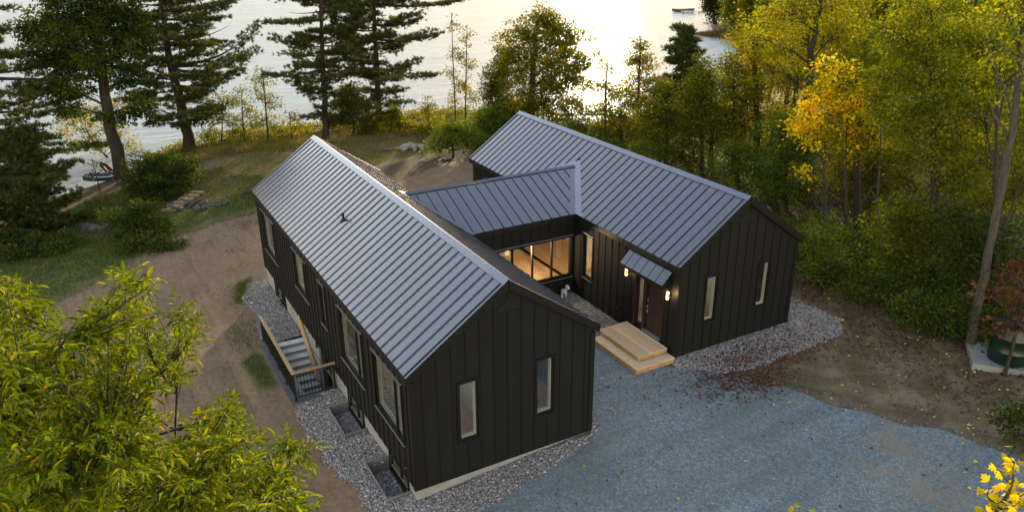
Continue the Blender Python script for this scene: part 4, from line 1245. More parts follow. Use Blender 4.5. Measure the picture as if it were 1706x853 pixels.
# window wells
for k, (a, b, c, e) in enumerate(PITS):
    zr = (-0.33, -0.49)[k]; zb = (-0.84, -0.92)[k]
    t = thing('window_well', ('grey metal window well nearest the front corner', 'grey metal window well between the stairs and the near well')[k], 'window well', (a, (c + e) / 2, zb), 'window wells of the left wing')
    th = 0.012
    MB().box(a - th, a, c - th, e + th, zb, zr).obj('side_plate', 'galvanized', t)
    MB().box(a, b + 0.03, c - th, c, zb, zr).obj('end_plate', 'galvanized', t); MB().box(a, b + 0.03, e, e + th, zb, zr).obj('end_plate', 'galvanized', t)
    m = MB(); m.box(a - 0.052, a - th - 0.001, c - 0.052, e + 0.052, zr - 0.025, zr + 0.006); m.box(a - th, b, c - 0.052, c - th - 0.001, zr - 0.025, zr + 0.006); m.box(a - th, b, e + th + 0.001, e + 0.052, zr - 0.025, zr + 0.006); m.obj('rim', 'galvanized', t)
    MB().box(a, b + 0.04, c, e, zb - 0.06, zb + 0.02).obj('gravel_base', 'gravel_bed', t)
    r_ = np.random.default_rng(40 + k); n = 1500
    pts = np.stack([r_.uniform(a + 0.03, b, n), r_.uniform(c + 0.03, e - 0.03, n), np.full(n, zb + 0.03)], -1)
    stuff(link('gravel_stones', stones('gravel_stones', pts - BASE[t.name], 0.034, 'stone_chips', 50 + k), t))

# ------------------------------------------------------------------ vegetation
def unit(v):
    return v / (np.linalg.norm(v, axis=-1, keepdims=True) + 1e-9)


def ground_at(px, py):
    z = -1.0
    for _ in range(30):
        p = at(px, py, z); z = 0.5 * z + 0.5 * h1(p[0], p[1])
    p = at(px, py, z); p[2] = h1(p[0], p[1])
    return p


def on_plane(px, py, base, doff=0.0):            # the point seen there that stands doff metres behind the tree's foot
    d = ray(px, py); t = (np.dot(base - CAM, FH) + doff) / np.dot(d, FH)
    return CAM + d * t


def kites(name, C, D, Nn, L, W, tint, mat, fold=0.22):
    D = unit(D); S = unit(np.cross(D, Nn)); Nn = np.cross(S, D)
    L = L[:, None]; W = W[:, None]
    lift = Nn * (W * fold)
    V = np.stack([C, C + D * L * 0.45 + S * W * 0.5 + lift, C + D * L, C + D * L * 0.45 - S * W * 0.5 + lift], 1)
    n = len(C)
    F = (np.array([(0, 1, 2), (0, 2, 3)])[None] + (np.arange(n) * 4)[:, None, None]).reshape(-1, 3)
    return tri_mesh(name, V.reshape(-1, 3), F, mat, np.repeat(np.clip(tint, 0, 1), 4))


def blobs(r_, lobes, dens, gap=0.0, shell=0.45):
    # clump centres through a union of ellipsoids (u right, w away, z up); returns centres, outward directions, lobe index
    out_c, out_o, out_i = [], [], []
    for i, (c, (ru, rw, rz)) in enumerate(lobes):
        n = max(3, int(dens * (ru * rw * rz) ** (2 / 3)))
        d = unit(r_.normal(size=(n, 3))); rr = r_.uniform(0, 1, n) ** shell
        p = d * rr[:, None]
        P = c + UH * (p[:, 0:1] * ru) + FH * (p[:, 1:2] * rw) + np.array((0, 0, 1.0)) * (p[:, 2:3] * rz)
        o = UH * d[:, 0:1] + FH * d[:, 1:2] + np.array((0, 0, 1.0)) * d[:, 2:3]
        k = r_.uniform(0, 1, n) > gap
        out_c.append(P[k]); out_o.append(o[k]); out_i.append(np.full(k.sum(), i))
    return np.vstack(out_c), np.vstack(out_o), np.concatenate(out_i)


def spray(r_, C, O, per, rad, size, flat=0.5, tint_base=None, droop=0.25, tvar=0.13):
    # leaves of each clump: a flattened, slightly drooping spray
    n = len(C); m = n * per
    idx = np.repeat(np.arange(n), per)
    off = r_.normal(size=(m, 3)) * 0.55; off[:, 2] *= flat
    rad = np.broadcast_to(rad, (n,))[idx]
    P = C[idx] + off * rad[:, None]
    P[:, 2] -= droop * rad * (off[:, 0] ** 2 + off[:, 1] ** 2)
    dirn = unit(off + O[idx] * 0.6 + r_.normal(size=(m, 3)) * 0.5 + np.array((0, 0, -0.25)))
    nrm = unit(np.array((0, 0, 1.0)) + r_.normal(size=(m, 3)) * 0.65 + O[idx] * 0.35)
    L = size * r_.uniform(0.65, 1.3, m)
    ct_ = r_.uniform(0, 1, n) if tint_base is None else tint_base
    tint = np.clip(ct_[idx] + r_.normal(0, tvar, m), 0, 1)
    return P, dirn, nrm, L, L * r_.uniform(0.62, 0.9, m), tint


def bezier(a, b, c, n):
    t = np.linspace(0, 1, n)[:, None]
    return (1 - t) ** 2 * a + 2 * t * (1 - t) * b + t ** 2 * c


class Tree:
    """one tree: trunk (with limbs) and crown under an Empty at its foot"""
    def __init__(self, name, label, cat, base, seed, group=None):
        self.r = np.random.default_rng(seed); self.base = np.array(base, float)
        self.t = thing(name, label, cat, base, group); self.mb = MB()

    def trunk(self, pts, r0, r1, n=8):
        P = np.array(pts, float); P[0][2] -= 0.25
        # refine and wobble
        t = np.linspace(0, len(P) - 1, (len(P) - 1) * 4 + 1)
        Q = np.stack([np.interp(t, np.arange(len(P)), P[:, k]) for k in range(3)], -1)
        ker = np.array([.25, .5, .25])
        for _ in range(2):
            M = Q.copy()
            for k in range(3):
                M[1:-1, k] = np.convolve(Q[:, k], ker, 'valid')
            Q = M
        Q[1:-1, :2] += self.r.normal(0, r0 * 0.10, (len(Q) - 2, 2))
        s = np.linspace(0, 1, len(Q)); rad = r0 + (r1 - r0) * s
        rad[0] *= 1.45; rad[1] *= 1.12
        self.P = Q; self.rad = rad
        self.mb.tube(Q, rad, n)
        return self

    def limb(self, target, r, back=0.45):
        # from the trunk, leaving below the target, curving up into it
        d = np.linalg.norm(self.P[:, :2] - target[:2], axis=1)
        zs = target[2] - back * d.min() - 0.25
        k = int(np.argmin(np.abs(self.P[:, 2] - zs))); k = max(2, min(k, len(self.P) - 1))
        a = self.P[k]; mid = (a + target) / 2 + self.r.normal(0, 0.12, 3) * np.linalg.norm(target - a) * 0.5
        mid[2] += 0.08 * np.linalg.norm(target - a)
        Q = bezier(a, mid, target, 6)
        self.mb.tube(Q, np.linspace(min(r, self.rad[k] * 0.85), r * 0.25, 6), 5, False)
        return Q

    def leafy(self, lobes, dens, per, rad, size, mat, flat=0.5, gap=0.0, limb_r=0.07, tw=0.35, shell=0.45, tint=None, tvar=0.13, bark='bark_dark', gradient=None, twig_r=0.014):
        C, O, I = blobs(self.r, lobes, dens, gap, shell)
        limbs = [self.limb(c, limb_r * (max(rr) / 2.0) ** 0.5) for c, rr in lobes]
        for k in np.nonzero(self.r.uniform(0, 1, len(C)) < tw)[0]:
            Q = limbs[I[k]]; a = Q[self.r.integers(2, 6)]
            b = C[k]; m_ = (a + b) / 2 + (0, 0, 0.12) + self.r.normal(0, 0.1, 3)
            self.mb.tube(bezier(a, m_, b, 4), [twig_r * 1.7, twig_r * 1.3, twig_r, twig_r * 0.4], 3, False)
        tb = None
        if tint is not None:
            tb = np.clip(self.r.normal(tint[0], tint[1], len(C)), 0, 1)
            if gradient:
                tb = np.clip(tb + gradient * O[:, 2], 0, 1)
        data = spray(self.r, C, O, per, rad, size, flat, tb, tvar=tvar)
        link('crown', kites('crown', data[0] - self.base, *data[1:], mat), self.t)
        self.mb.obj('trunk', bark, self.t, True)
        return self.t

    def pine(self, h0, tiers, mat='needle', tuft=0.26, needles=12, bark='bark_dark', dens=1.0, width=0.055):
        """tiers: (height along the trunk as world z, reach in metres to the viewer's left, right, front/back)"""
        r_ = self.r; TP, TD = [], []
        for (z0_, left, right, fb) in tiers:
            nb = 6
            a0 = r_.uniform(0, 6.28)
            for q in range(nb):
                z = z0_ + r_.normal(0, 0.28)
                k = int(np.argmin(np.abs(self.P[:, 2] - z))); a = self.P[k].copy(); a[2] = z
                an = a0 + q * 2 * math.pi / nb + r_.normal(0, 0.25)
                u, w_ = math.cos(an), math.sin(an)
                L = (right if u > 0 else left) * abs(u) + fb * abs(w_)
                L *= r_.uniform(0.55, 1.12)
                if r_.uniform() < 0.12 or L < 0.25:
                    continue
                d = UH * u + FH * w_; sd = np.array((-d[1], d[0], 0))
                tip = a + d * L + np.array((0, 0, L * r_.uniform(-0.05, 0.30))) + sd * r_.normal(0, 0.10) * L
                mid = a + d * L * 0.55 + np.array((0, 0, -0.06 * L)) + sd * r_.normal(0, 0.06) * L
                Q = bezier(a, mid, tip, 40)
                self.mb.tube(Q[::6], np.linspace(0.016 * L + 0.014, 0.008, len(Q[::6])), 4, False)
                if r_.uniform() < 0.06:
                    continue                                            # a dead limb
                nc = 2 + int(L * 1.5)
                for t in np.linspace(0.34, 1.0, nc):
                    c = Q[int(t * 39)]
                    lat = 0.26 * L * (1.05 - t) + 0.15
                    for s in ((-1, 1) if lat > 0.3 else (0,)):
                        cc_ = c + sd * s * lat * r_.uniform(0.5, 1.3) + d * r_.uniform(-0.1, 0.3)
                        if s:
                            self.mb.tube([c - d * 0.2, cc_], [0.012, 0.006], 3, False)
                        rx = r_.uniform(0.30, 0.58); n_ = int(15 * dens * rx / 0.42)
                        o_ = r_.normal(0, 0.5, (n_, 3)) * np.array((1, 1, 0.32)) * rx
                        o_[:, 2] += 0.10 - 0.25 * (o_[:, 0] ** 2 + o_[:, 1] ** 2)
                        for e in o_:
                            TP.append(cc_ + e); TD.append(unit(e + 1e-6) * 0.6 + d * 0.55 + np.array((0, 0, 0.45)))
        C = np.array(TP); D0 = np.array(TD); n = len(C); m = n * needles; idx = np.repeat(np.arange(n), needles)
        D = unit(unit(D0)[idx] * 0.8 + r_.normal(size=(m, 3)) * np.array((0.75, 0.75, 0.5)))
        S = unit(np.cross(D, r_.normal(size=(m, 3))))
        L = (tuft * r_.uniform(0.7, 1.25, m))[:, None]
        B = C[idx] + r_.normal(0, 0.035, (m, 3)) - self.base
        V = np.stack([B - S * width * 0.5, B + S * width * 0.5, B + D * L], 1).reshape(-1, 3)
        F = np.arange(m * 3).reshape(-1, 3)
        tint = np.clip(np.repeat(r_.beta(2, 2.6, n), needles) + r_.normal(0, .12, m), 0, 1)
        link('crown', tri_mesh('crown', V, F, mat, np.repeat(tint, 3)), self.t)
        self.mb.obj('trunk', bark, self.t, True)
        return self.t


def px_lobes(base, spec, depth=1.0):
    # spec rows: px, py, half width px, half height px, metres behind the foot
    o = []
    for row in spec:
        px, py, rx, ry = row[:4]; doff = row[4] if len(row) > 4 else 0.0
        c = on_plane(px, py, base, doff); k = np.linalg.norm(c - CAM) / FOC
        o.append((c, (rx * k, max(rx, ry) * k * 0.85 * depth, ry * k)))
    return o


def px_path(base, pts):
    return [base] + [on_plane(x, y, base) for x, y in pts]


def leafy_tree(name, label, base_px, trunk_px, r0, spec, mat, seed, size=0.17, dens=24, per=42, rad=0.55, cat='tree', base=None, r1=None, **kw):
    b = ground_at(*base_px) if base is None else np.array(base, float)
    if 'shrub' in name:
        cat = 'shrub'
    T = Tree(name, label, cat, b, seed, kw.pop('group', None))
    T.trunk(px_path(b, trunk_px), r0, r1 if r1 else r0 * 0.25)
    return T.leafy(px_lobes(b, spec, kw.pop('depth', 1.0)), dens, per, rad, size, mat, **kw)


def pine_tree(name, label, base_px, trunk_px, r0, tiers_px, seed, base=None, **kw):
    b = ground_at(*base_px) if base is None else np.array(base, float)
    T = Tree(name, label, 'tree', b, seed)
    T.trunk(px_path(b, trunk_px), r0, 0.05)
    k = np.linalg.norm(b - CAM) / FOC
    ti = []
    for (py, l, r_) in tiers_px:
        # height where the trunk is seen at that row
        zz = np.array([p[2] for p in T.P]); rows = []
        for p in T.P:
            d = p - CAM; rows.append(PH / 2 - FOC * np.dot(d, CU) / np.dot(d, CF))
        z = float(np.interp(-py, -np.array(rows), zz))
        ti.append((z, l * k, r_ * k, 0.5 * (l + r_) * k * 0.9))
    return T.pine(0, ti, **kw)


# ---- the shore, left to right
def tiers(y0, y1, step, L0, L1, R0, R1, seed, var=0.3):
    r_ = np.random.default_rng(seed); o = []; y = y0
    while (y > y1):
        t = (y0 - y) / (y0 - y1 + 1e-6)
        o.append((y, (L0 + (L1 - L0) * t) * r_.uniform(1 - var, 1 + var), (R0 + (R1 - R0) * t) * r_.uniform(1 - var, 1 + var)))
        y -= step * r_.uniform(0.7, 1.3)
    return o


pine_tree('pine_tree', 'dark pine cut by the left edge, its limbs reaching over the water', (-40, 352), [(-38, 250), (-34, 120), (-30, 0), (-28, -120)], 0.42,
          [(330, 60, 85), (300, 60, 110), (272, 60, 140), (245, 60, 130), (195, 60, 115), (180, 50, 95), (135, 60, 120), (115, 60, 100), (95, 50, 80), (60, 60, 40), (20, 50, 40), (-20, 40, 40), (-60, 30, 30)], 101, dens=0.62)
pine_tree('hemlock_tree', 'dense dark hemlock at the left edge by the waterline', (22, 395), [(24, 330), (26, 270), (28, 215)], 0.22,
          [(378, 60, 70), (362, 66, 62), (345, 60, 80), (328, 60, 66), (312, 56, 84), (296, 52, 66), (280, 46, 78), (264, 42, 52), (250, 34, 44), (236, 24, 30), (224, 14, 18)], 102, dens=1.1, tuft=0.2)
leafy_tree('maple_tree', 'big leaning maple with dark green crown above the beached boat', (203, 294), [(190, 232), (176, 160), (163, 80), (156, 0), (150, -60)], 0.50,
           [(150, -30, 90, 40), (85, 45, 42, 26), (130, 40, 50, 34, -1), (185, 25, 50, 40, 1), (220, 50, 34, 40), (75, 95, 36, 20), (120, 95, 44, 26, 1), (185, 95, 48, 26, -1), (85, 142, 34, 14), (120, 150, 30, 14, -1), (215, 130, 28, 20, -1), (225, 178, 26, 14), (190, 195, 24, 12, -1.5), (118, 178, 24, 12, -1), (60, 60, 22, 12), (42, 45, 12, 9)], 'leaf_maple_green', 103, size=0.20, dens=27, per=44, rad=0.5, limb_r=0.10, gap=0.12)
leafy_tree('young_maple', 'small yellow-leaved maple leaning out below the big maple', (200, 290), [(183, 265), (160, 245), (143, 215)], 0.13,
           [(112, 208, 24, 16), (140, 185, 28, 20), (172, 215, 30, 18, 1), (160, 240, 30, 14), (215, 235, 18, 18, 1.5), (120, 240, 16, 12), (205, 170, 26, 14, 1.5)], 'leaf_yellowgreen', 104, size=0.17, dens=20, per=30, rad=0.45, gap=0.2, limb_r=0.05)
pine_tree('pine_tree', 'broad white pine with thick dark trunk right of the leaning maple', (318, 250), [(305, 195), (290, 130), (277, 60), (268, 0), (262, -70)], 0.48,
          [(205, 70, 45), (190, 60, 70), (168, 62, 60), (150, 40, 100), (128, 35, 85), (112, 55, 128), (95, 52, 85), (78, 60, 95), (60, 58, 110), (42, 62, 90), (25, 60, 120), (8, 60, 100), (-10, 58, 80), (-30, 50, 70), (-52, 40, 50)], 105, dens=0.62)
leafy_tree('sapling', 'yellowing sapling in the gap right of the broad white pine', (368, 240), [(370, 205), (372, 165)], 0.07,
           [(350, 195, 20, 18), (372, 170, 18, 18), (388, 205, 18, 16), (345, 222, 16, 12)], 'leaf_yellowgreen', 106, size=0.15, dens=34, per=30, rad=0.4, gap=0.15, limb_r=0.03, tint=(0.22, 0.2))
leafy_tree('sapling', 'thin tall sapling with sparse leaves midway between the two pine groups', (408, 238), [(404, 195), (402, 150)], 0.08,
           [(402, 165, 14, 22), (418, 195, 16, 14), (392, 200, 14, 14), (410, 220, 20, 12)], 'leaf_yellowgreen', 107, size=0.14, dens=32, per=26, rad=0.4, gap=0.2, limb_r=0.03, tint=(0.22, 0.2))
leafy_tree('sapling', 'slender golden-leaved sapling standing left of the twin pines', (446, 236), [(444, 190), (438, 130), (436, 112)], 0.09,
           [(438, 130, 16, 18), (428, 160, 16, 14), (452, 168, 16, 16), (436, 200, 22, 16), (460, 212, 16, 14)], 'leaf_yellowgreen', 108, size=0.14, dens=34, per=28, rad=0.4, gap=0.2, limb_r=0.03, tint=(0.22, 0.2))
leafy_tree('sapling', 'low leafy sapling at the foot of the left twin pine', (486, 236), [(484, 205), (482, 185)], 0.07,
           [(478, 195, 20, 14), (496, 212, 20, 14), (470, 218, 18, 12)], 'leaf_olive', 109, size=0.15, dens=22, per=26, rad=0.4, gap=0.15, limb_r=0.03)
pine_tree('pine_tree', 'left of the twin white pines behind the left wing ridge', (543, 232), [(541, 180), (538, 110), (535, 40), (533, -30), (531, -80)], 0.30,
          [(196, 55, 45), (172, 46, 40), (150, 36, 55), (132, 72, 66), (112, 74, 60), (94, 55, 78), (76, 62, 72), (58, 64, 62), (40, 72, 66), (22, 62, 60), (4, 66, 72), (-14, 50, 50), (-34, 40, 44), (-55, 24, 28)], 110, dens=0.62)
pine_tree('pine_tree', 'right of the twin white pines, long limbs stretching right', (632, 212), [(630, 160), (627, 90), (624, 20), (622, -40), (620, -90)], 0.32,
          [(172, 38, 42), (150, 40, 60), (128, 36, 112), (116, 42, 92), (100, 40, 86), (82, 48, 70), (62, 44, 90), (44, 48, 96), (28, 52, 110), (12, 50, 128), (-6, 48, 100), (-26, 42, 76), (-48, 32, 50)], 111, dens=0.62)
leafy_tree('evergreen_shrub', 'dark bushy evergreen between the twin pine trunks', (590, 226), [(588, 190), (585, 155)], 0.12,
           [(578, 165, 30, 22), (598, 185, 36, 22), (568, 198, 30, 18), (612, 208, 30, 16), (585, 148, 18, 14)], 'leaf_olive', 112, size=0.15, dens=36, per=40, rad=0.42, tint=(0.2, 0.18))
leafy_tree('shrub', 'dark shrub right of the twin pines above the rock pile', (652, 222), [(652, 200), (654, 185)], 0.08,
           [(645, 205, 26, 16), (668, 212, 24, 14), (655, 190, 18, 14)], 'leaf_olive', 113, size=0.15, dens=34, per=36, rad=0.42, tint=(0.3, 0.2))
leafy_tree('shrub', 'yellow-green bush standing alone against the water', (715, 222), [(714, 195), (713, 170)], 0.07,
           [(712, 180, 16, 18), (724, 200, 18, 14), (700, 206, 16, 14), (716, 214, 22, 10)], 'leaf_yellowgreen', 114, size=0.15, dens=36, per=30, rad=0.4, gap=0.15, limb_r=0.03, tint=(0.3, 0.2))
for k, (lab, bx_, tp, sp, sd) in enumerate([
    ('left of two bare thin saplings against the bright lake', (760, 222), [(757, 150), (754, 80), (752, 20)], [(753, 40, 6, 14), (758, 90, 9, 12), (750, 120, 9, 12), (762, 140, 9, 14), (755, 170, 10, 14)], 115),
    ('right of two thin saplings, leafier, against the lake', (775, 222), [(776, 150), (777, 90), (778, 48)], [(778, 60, 10, 16), (772, 95, 12, 14), (784, 110, 13, 14), (774, 140, 14, 16), (786, 160, 12, 14)], 116)]):
    leafy_tree('sapling', lab, bx_, tp, 0.075, sp, 'leaf_olive', sd, size=0.14, dens=44, per=20, rad=0.35, gap=0.2, limb_r=0.02, tint=(0.5, 0.25))
leafy_tree('shrub', 'fresh green shrub at the far corner of the right wing', (755, 262), [(755, 235), (756, 215)], 0.10,
           [(740, 232, 26, 18), (768, 222, 28, 20), (790, 236, 24, 18), (755, 212, 24, 14), (728, 245, 22, 12)], 'leaf_shrub', 117, size=0.17, dens=34, per=36, rad=0.45, tint=(0.6, 0.2))
leafy_tree('shrub', 'tall green shrub crowding behind the right wing far gable', (820, 250), [(820, 215), (822, 180)], 0.10,
           [(805, 205, 26, 24), (832, 195, 26, 24), (850, 215, 26, 20), (815, 232, 30, 18)], 'leaf_shrub', 118, size=0.17, dens=34, per=36, rad=0.45, tint=(0.5, 0.2))
leafy_tree('cedar_tree', 'dark cedar left of the big oak behind the right wing', (833, 238), [(832, 180), (831, 110)], 0.16,
           [(828, 120, 20, 26), (826, 150, 30, 28), (832, 182, 34, 26), (820, 205, 30, 20), (842, 90, 16, 20)], 'leaf_olive', 119, size=0.15, dens=42, per=44, rad=0.42, tint=(0.22, 0.15))
leafy_tree('oak_tree', 'big spreading oak backlit against the sun glitter', (884, 250), [(884, 190), (888, 130), (892, 80), (894, 40)], 0.36,
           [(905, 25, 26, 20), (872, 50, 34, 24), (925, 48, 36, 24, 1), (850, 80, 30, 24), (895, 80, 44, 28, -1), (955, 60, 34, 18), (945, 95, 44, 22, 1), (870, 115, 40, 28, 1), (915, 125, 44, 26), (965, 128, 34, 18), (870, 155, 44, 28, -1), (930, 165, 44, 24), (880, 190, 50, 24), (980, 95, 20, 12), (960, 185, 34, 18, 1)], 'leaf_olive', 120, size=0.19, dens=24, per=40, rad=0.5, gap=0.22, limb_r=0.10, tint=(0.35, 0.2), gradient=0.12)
leafy_tree('slender_tree', 'thin sparse tree in the brightest glitter right of the oak', (1008, 248), [(1008, 190), (1010, 130), (1012, 100)], 0.12,
           [(1012, 110, 14, 14), (1000, 140, 18, 14), (1022, 150, 18, 14), (1008, 180, 24, 16), (1020, 205, 24, 14), (990, 210, 22, 14)], 'leaf_olive', 121, size=0.17, dens=38, per=30, rad=0.45, gap=0.15, limb_r=0.04)
leafy_tree('slender_tree', 'tall narrow tree with layered crown against the glitter', (1062, 255), [(1062, 190), (1065, 120), (1067, 65)], 0.14,
           [(1067, 70, 14, 14), (1058, 95, 20, 12), (1078, 105, 20, 12), (1064, 130, 26, 14), (1052, 160, 22, 14), (1078, 165, 24, 14), (1065, 200, 30, 18)], 'leaf_olive', 122, size=0.17, dens=36, per=32, rad=0.45, gap=0.12, limb_r=0.04)
pine_tree('pine_tree', 'young pine with pointed top behind the yellow-green trees', (1138, 262), [(1139, 190), (1140, 120), (1141, 50)], 0.16,
          tiers(215, 56, 9, 42, 6, 42, 6, 3), 123, dens=1.3)

# ---- trees beyond the right wing and the wood on the right
W = [
    # label, base px, trunk px, r0, lobes, material, size, extra
    ('yellow-green tree right of the narrow layered tree', (1110, 285), [(1110, 220), (1112, 160)], 0.14, [(1110, 165, 30, 26), (1090, 195, 30, 22), (1128, 200, 34, 24), (1105, 235, 40, 24)], 'leaf_yellowgreen', 0.17, dict(tint=(0.42, 0.2))),
    ('golden-green tree with rounded top above the middle of the right ridge', (1185, 290), [(1185, 220), (1186, 140)], 0.18, [(1180, 130, 34, 24), (1160, 160, 34, 26), (1205, 165, 38, 28), (1180, 200, 48, 28), (1150, 225, 36, 24), (1215, 220, 40, 28)], 'leaf_yellowgreen', 0.17, dict(tint=(0.38, 0.2))),
    ('olive tree left of the dark forked trunk', (1262, 300), [(1262, 220), (1258, 130), (1255, 60)], 0.24, [(1250, 70, 34, 26), (1230, 110, 34, 26), (1275, 120, 40, 30), (1245, 160, 46, 28), (1280, 190, 44, 30), (1235, 210, 40, 28), (1260, 245, 50, 26)], 'leaf_olive', 0.17, dict(tint=(0.55, 0.2))),
    ('tall brownish tree with dark forked trunk at the top of the picture', (1340, 330), [(1342, 240), (1345, 160), (1350, 90), (1365, 20), (1372, -40)], 0.26, [(1310, 20, 50, 34), (1370, 10, 56, 36), (1290, 70, 46, 28), (1345, 60, 50, 30, 2), (1400, 50, 46, 34, 2), (1300, 120, 40, 28, 2), (1360, 120, 46, 28, 2)], 'leaf_olive', 0.15, dict(tint=(0.5, 0.2), gap=0.3, tw=0.6, per=38)),
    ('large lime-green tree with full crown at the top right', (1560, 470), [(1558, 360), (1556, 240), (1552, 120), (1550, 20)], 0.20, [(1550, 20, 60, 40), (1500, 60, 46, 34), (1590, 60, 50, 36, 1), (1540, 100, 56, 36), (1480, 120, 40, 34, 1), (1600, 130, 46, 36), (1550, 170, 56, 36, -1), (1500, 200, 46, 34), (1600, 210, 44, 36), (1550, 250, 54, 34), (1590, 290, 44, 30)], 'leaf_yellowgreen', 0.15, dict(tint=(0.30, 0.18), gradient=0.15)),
    ('low tree with amber-tipped leaves between the gold maple and the leaning ash', (1520, 470), [(1518, 430), (1515, 380)], 0.09, [(1510, 345, 40, 22), (1475, 375, 36, 22), (1545, 365, 40, 22), (1510, 400, 50, 26), (1560, 405, 34, 22), (1490, 435, 36, 18)], 'leaf_yellowgreen', 0.15, dict(tint=(0.26, 0.22))),
    ('pale green bush pressed against the right wing corner', (1372, 470), [(1372, 430), (1372, 390)], 0.07, [(1370, 370, 28, 22), (1350, 400, 28, 24), (1392, 405, 30, 24), (1365, 440, 34, 24), (1400, 445, 26, 18)], 'leaf_shrub', 0.13, dict(tint=(0.75, 0.15))),
    ('dark olive tree behind the gold maple', (1430, 380), [(1430, 300), (1428, 200), (1425, 120)], 0.22, [(1430, 110, 50, 36), (1470, 160, 46, 36), (1400, 150, 40, 30), (1440, 220, 54, 40), (1480, 270, 44, 40), (1420, 290, 44, 36), (1460, 330, 50, 34)], 'leaf_olive', 0.16, dict(tint=(0.30, 0.18), doff=3)),
    ('tree of yellow leaf tips crowding behind the leaning ash', (1660, 520), [(1660, 400), (1660, 280), (1662, 160)], 0.16, [(1650, 60, 44, 36), (1690, 110, 40, 36), (1640, 170, 40, 36), (1690, 200, 44, 38), (1655, 260, 46, 38), (1700, 300, 40, 38), (1640, 330, 40, 34)], 'leaf_yellowgreen', 0.15, dict(tint=(0.30, 0.2), doff=3)),
    ('dark green bushy tree under the lime crown', (1610, 520), [(1608, 460), (1606, 400)], 0.10, [(1600, 360, 44, 28), (1640, 400, 40, 28), (1580, 420, 40, 26), (1620, 450, 46, 26), (1680, 420, 34, 30)], 'leaf_maple_green', 0.15, dict(tint=(0.55, 0.2))),
    ('low dark green bush on the wood edge left of the leaning ash', (1560, 560), [(1560, 540), (1560, 522)], 0.05, [(1545, 520, 34, 20), (1580, 530, 34, 18), (1515, 505, 34, 20), (1600, 500, 34, 24)], 'leaf_maple_green', 0.13, dict(tint=(0.6, 0.2))),
    ('dark green bush on the wood edge right of the house corner', (1450, 515), [(1450, 490), (1450, 470)], 0.05, [(1440, 470, 34, 22), (1475, 480, 34, 20), (1420, 485, 30, 16), (1500, 470, 34, 24)], 'leaf_maple_green', 0.13, dict(tint=(0.7, 0.2))),
    ('dark brush at the right edge below the green tank', (1698, 735), [(1698, 715), (1698, 700)], 0.04, [(1695, 690, 30, 22), (1680, 712, 22, 14), (1710, 720, 26, 20), (1705, 668, 24, 18)], 'leaf_maple_green', 0.11, dict(tint=(0.5, 0.25), rad=0.3)),
    ('olive tree over the middle of the right ridge, low and wide', (1230, 330), [(1230, 290), (1232, 250)], 0.11, [(1210, 255, 36, 24), (1250, 260, 40, 26), (1230, 290, 50, 22), (1285, 285, 40, 24)], 'leaf_shrub', 0.15, dict(tint=(0.45, 0.2))),
    ('bright green shrub just beyond the ridge of the right wing', (1120, 290), [(1120, 270), (1120, 250)], 0.07, [(1100, 255, 30, 16), (1135, 260, 32, 18), (1165, 270, 30, 16), (1070, 250, 26, 14)], 'leaf_shrub', 0.15, dict(tint=(0.62, 0.18))),
    ('yellow-green shrub low behind the ridge below the narrow tree', (1040, 262), [(1040, 245), (1040, 230)], 0.07, [(1025, 232, 26, 14), (1050, 235, 26, 14), (1000, 238, 26, 12), (975, 232, 26, 14), (950, 225, 24, 14)], 'leaf_yellowgreen', 0.15, dict(tint=(0.35, 0.2))),
    ('leafy olive tree right behind the slender glitter tree', (1035, 262), [(1034, 220), (1035, 175)], 0.11, [(1030, 170, 22, 20), (1046, 195, 24, 18), (1018, 205, 26, 18), (1040, 225, 36, 16)], 'leaf_olive', 0.17, dict(tint=(0.5, 0.2), gap=0.15)),
    ('broad lime shrub filling the gap right of the oak', (965, 262), [(965, 235), (966, 205)], 0.10, [(955, 205, 26, 18), (982, 215, 28, 18), (960, 232, 34, 16), (1000, 228, 24, 14)], 'leaf_yellowgreen', 0.17, dict(tint=(0.3, 0.2), gap=0.1)),
    ('bright green tree left of the young pine', (1098, 280), [(1098, 220), (1100, 140)], 0.13, [(1100, 140, 22, 24), (1086, 175, 26, 22), (1114, 180, 24, 22), (1095, 210, 34, 22), (1080, 235, 34, 18)], 'leaf_olive', 0.17, dict(tint=(0.45, 0.2), gap=0.12)),
    ('pale green tree right of the young pine', (1170, 290), [(1170, 220), (1168, 120)], 0.15, [(1166, 115, 22, 22), (1185, 140, 24, 22), (1158, 150, 22, 22), (1172, 180, 34, 24)], 'leaf_yellowgreen', 0.17, dict(tint=(0.25, 0.18), gap=0.12)),
    ('lime tree above the reeds left of the olive tree', (1222, 300), [(1222, 220), (1222, 120)], 0.17, [(1215, 115, 24, 24), (1238, 140, 26, 24), (1208, 160, 26, 24), (1228, 190, 36, 26), (1205, 215, 30, 22)], 'leaf_yellowgreen', 0.17, dict(tint=(0.3, 0.2), gap=0.1)),
    ('round green tree right of the forked trunk, shaded', (1310, 350), [(1310, 310), (1310, 260)], 0.12, [(1300, 215, 40, 28), (1330, 245, 40, 30), (1300, 275, 44, 28), (1330, 305, 44, 28), (1290, 320, 36, 20)], 'leaf_shrub', 0.15, dict(tint=(0.3, 0.18))),
]
for k, (lab, b, tr, r0, sp, mat, size, ex) in enumerate(W):
    ex = dict(ex); doff = ex.pop('doff', 0.0)
    if doff:
        sp = [(a[0], a[1], a[2], a[3], (a[4] if len(a) > 4 else 0) + doff) for a in sp]
    if b[0] < 1275:
        ex = {**dict(dens=23, gap=0.2), **ex}                # airy crowns near the shore
    nm = 'shrub' if ('shrub' in lab or 'bush ' in lab) else 'broadleaf_tree'
    leafy_tree(nm, lab, b, tr, r0, sp, mat, 200 + k, size=size * 0.84, **{**dict(dens=32, per=52, rad=0.46, limb_r=0.07, gap=0.08), **ex})
